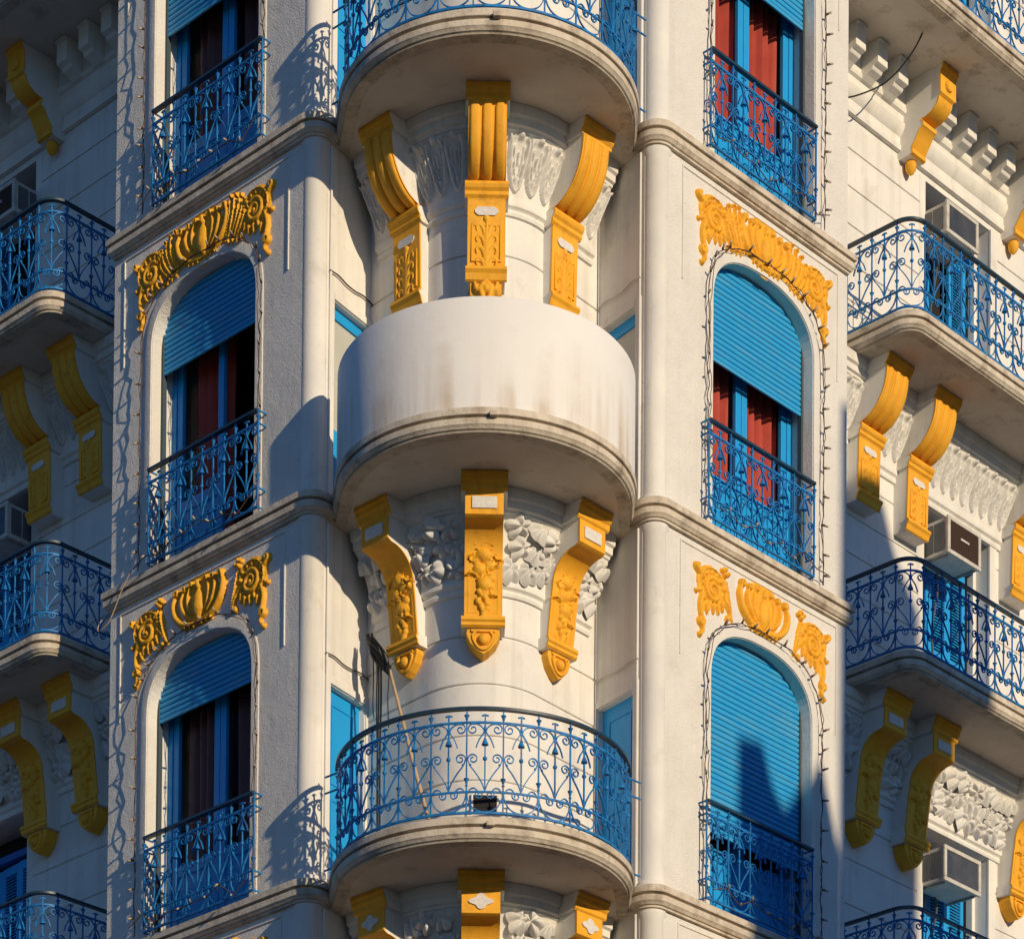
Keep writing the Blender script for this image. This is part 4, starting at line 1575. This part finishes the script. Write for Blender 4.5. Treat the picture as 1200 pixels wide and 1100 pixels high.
tag(bo, 'small white box with grey lid on the lower curved balcony floor', 'box')

pA = [F(1, 4.30, .40, Z0 + 6.9), F(1, 4.2, .45, Z0 + 6.35), F(1, 3.90, .58, Z0 + 5.85), F(1, 3.62, .75, Z0 + 5.62), F(1, 3.5, 1.06, Z0 + 5.64)]
cable('loose_cable', [tuple(p) for p in pA], .008, 'black', 'loose dark cable drooping across the top modillion cornice')
pB = [F(-1, 2.18, -.03, Z0 + .05), F(-1, 2.30, -.04, Z0 - .10), F(-1, 2.45, -.05, Z0 - .32), F(-1, 2.60, -.06, Z0 - .38), F(-1, 2.70, .06, Z0 - .2), F(-1, 2.68, .3, Z0 - .05)]
cable('beige_cable', [tuple(p) for p in pB], .005, 'wood', 'thin beige cable looped over the belt course at the shaded bay corner')
for sg in (-1, 1):
    z = Z0 + 1.98 if sg < 0 else Z0 - 1.36
    a, d = inner_frame(-1)
for sg, lv in ((-1, 2), (-1, 3), (1, 2), (1, 3)):
    pts = []
    zz = LEV[lv] + (1.98 if lv == 2 else 2.0)
    n = 6
    a = np.array([sg * IA[0], IA[1]])
    b = np.array([sg * IB[0], IB[1]])
    nrm = np.array([-(b - a)[1], (b - a)[0]]) / ILEN * (1 if sg < 0 else -1)
    for i in range(n + 1):
        q = a + (b - a) * (i / n) - nrm * .02
        pts.append((q[0], q[1], zz + .012 * math.sin(i * 1.9)))
    cable('wall_cable', pts, .007, 'wire' if sg < 0 else 'acwhite',
          f'thin cable clipped over the blue balcony door, {"shaded side" if sg > 0 else "sunlit side"} {"behind the smooth parapet" if lv == 2 else "behind the curved railing"}')
for side in (-1, 1):
    pts = [F(side, WEND[side] + .03, WALL - .02, Z0 + z) for z in (-3.6, -2.2, -1.0, .3, 1.5, 2.6, 3.4)]
    pts = [(p.x + rb.uniform(-.01, .01), p.y, p.z) for p in pts]
    cable('down_cable', pts, .010, 'black', f'black cable running down the wall beside the {SIDE[side]} bay')
# brown light clamp near the turret
lc = MB().tube([(0, 0, 0), (.05, -.10, .0), (.09, -.16, .02)], .010, 6).box(.05, .12, -.2, -.15, -.01, .025)
lo_ = lc.build('wall_clamp', 'steel', bld)
lo_.location = (.84, .22, LEV[2] + 1.48)

# ------------------------------------------------------------------ roof over the visible floors
rf = MB().prism([(-9, 9), (-7.4, 5.4)] + [(F(-1, WEND[-1], .1).x, F(-1, WEND[-1], .1).y), (-1.5, .05), (-.6, -.1), (.6, -.1), (1.5, .05), (F(1, WEND[1], .1).x, F(1, WEND[1], .1).y), (7.4, 5.4), (9, 9)], 'z', Z0 + 9.9, Z0 + 10.1)
rf.build('roof', 'stone', bld)

# ------------------------------------------------------------------ neighbour across the street: its roof and stair tower throw the shadow on the right
hx, hy = math.sin(SUN_AZ), -math.cos(SUN_AZ)
TS = 18.0
nb = empty("neighbour_house", (TS * hx, TS * hy, 0))
nb.rotation_euler = (0, 0, SUN_AZ)       # local x = across the sun, local -y = towards the sun
LIFT = 0.0
def nz(z): return Z0 + z + LIFT
MB().box(-4, 14, -9, 0, 0, nz(-.6)).build('wall', 'facing', nb)
MB().box(-4.15, 14.15, -9.15, .12, nz(-.6), nz(-.42)).build('cornice', 'stone', nb)
MB().prism([(q, nz(z)) for q, z in ((2.41, -.42), (2.41, 2.76), (2.74, 2.82), (2.90, 2.46), (3.06, 2.32), (3.29, 2.62), (3.45, 2.86), (3.58, 2.5), (3.715, 2.1), (3.715, -.42))], 'y', -4, 0).build('attic', 'facing', nb)
MB().prism([(q, nz(z)) for q, z in ((3.72, -.42), (6.10, -.42), (6.10, 5.9), (5.70, 6.35), (5.50, 6.8), (4.96, 6.72), (3.72, 6.25))], 'y', -4, 0).build('stair_tower', 'facing', nb)
MB().box(2.45, 2.70, -2.5, -2.1, nz(2.0), nz(2.7)).build('chimney', 'facing', nb, bevel=.04)
wm = MB().box(-.5, .5, -.05, .02, 0, 1.8).mesh('window')
for fl in range(4):
    for x in (-2.6, 0, 2.6, 5.2, 7.8, 10.4, 12.6):
        o = link('window', wm, 'pane', nb)
        o.location = (x, .01, 1.6 + fl * 3.2)
tag(nb, 'plain ochre grey house across the street with a stair tower and chimneys', 'building')
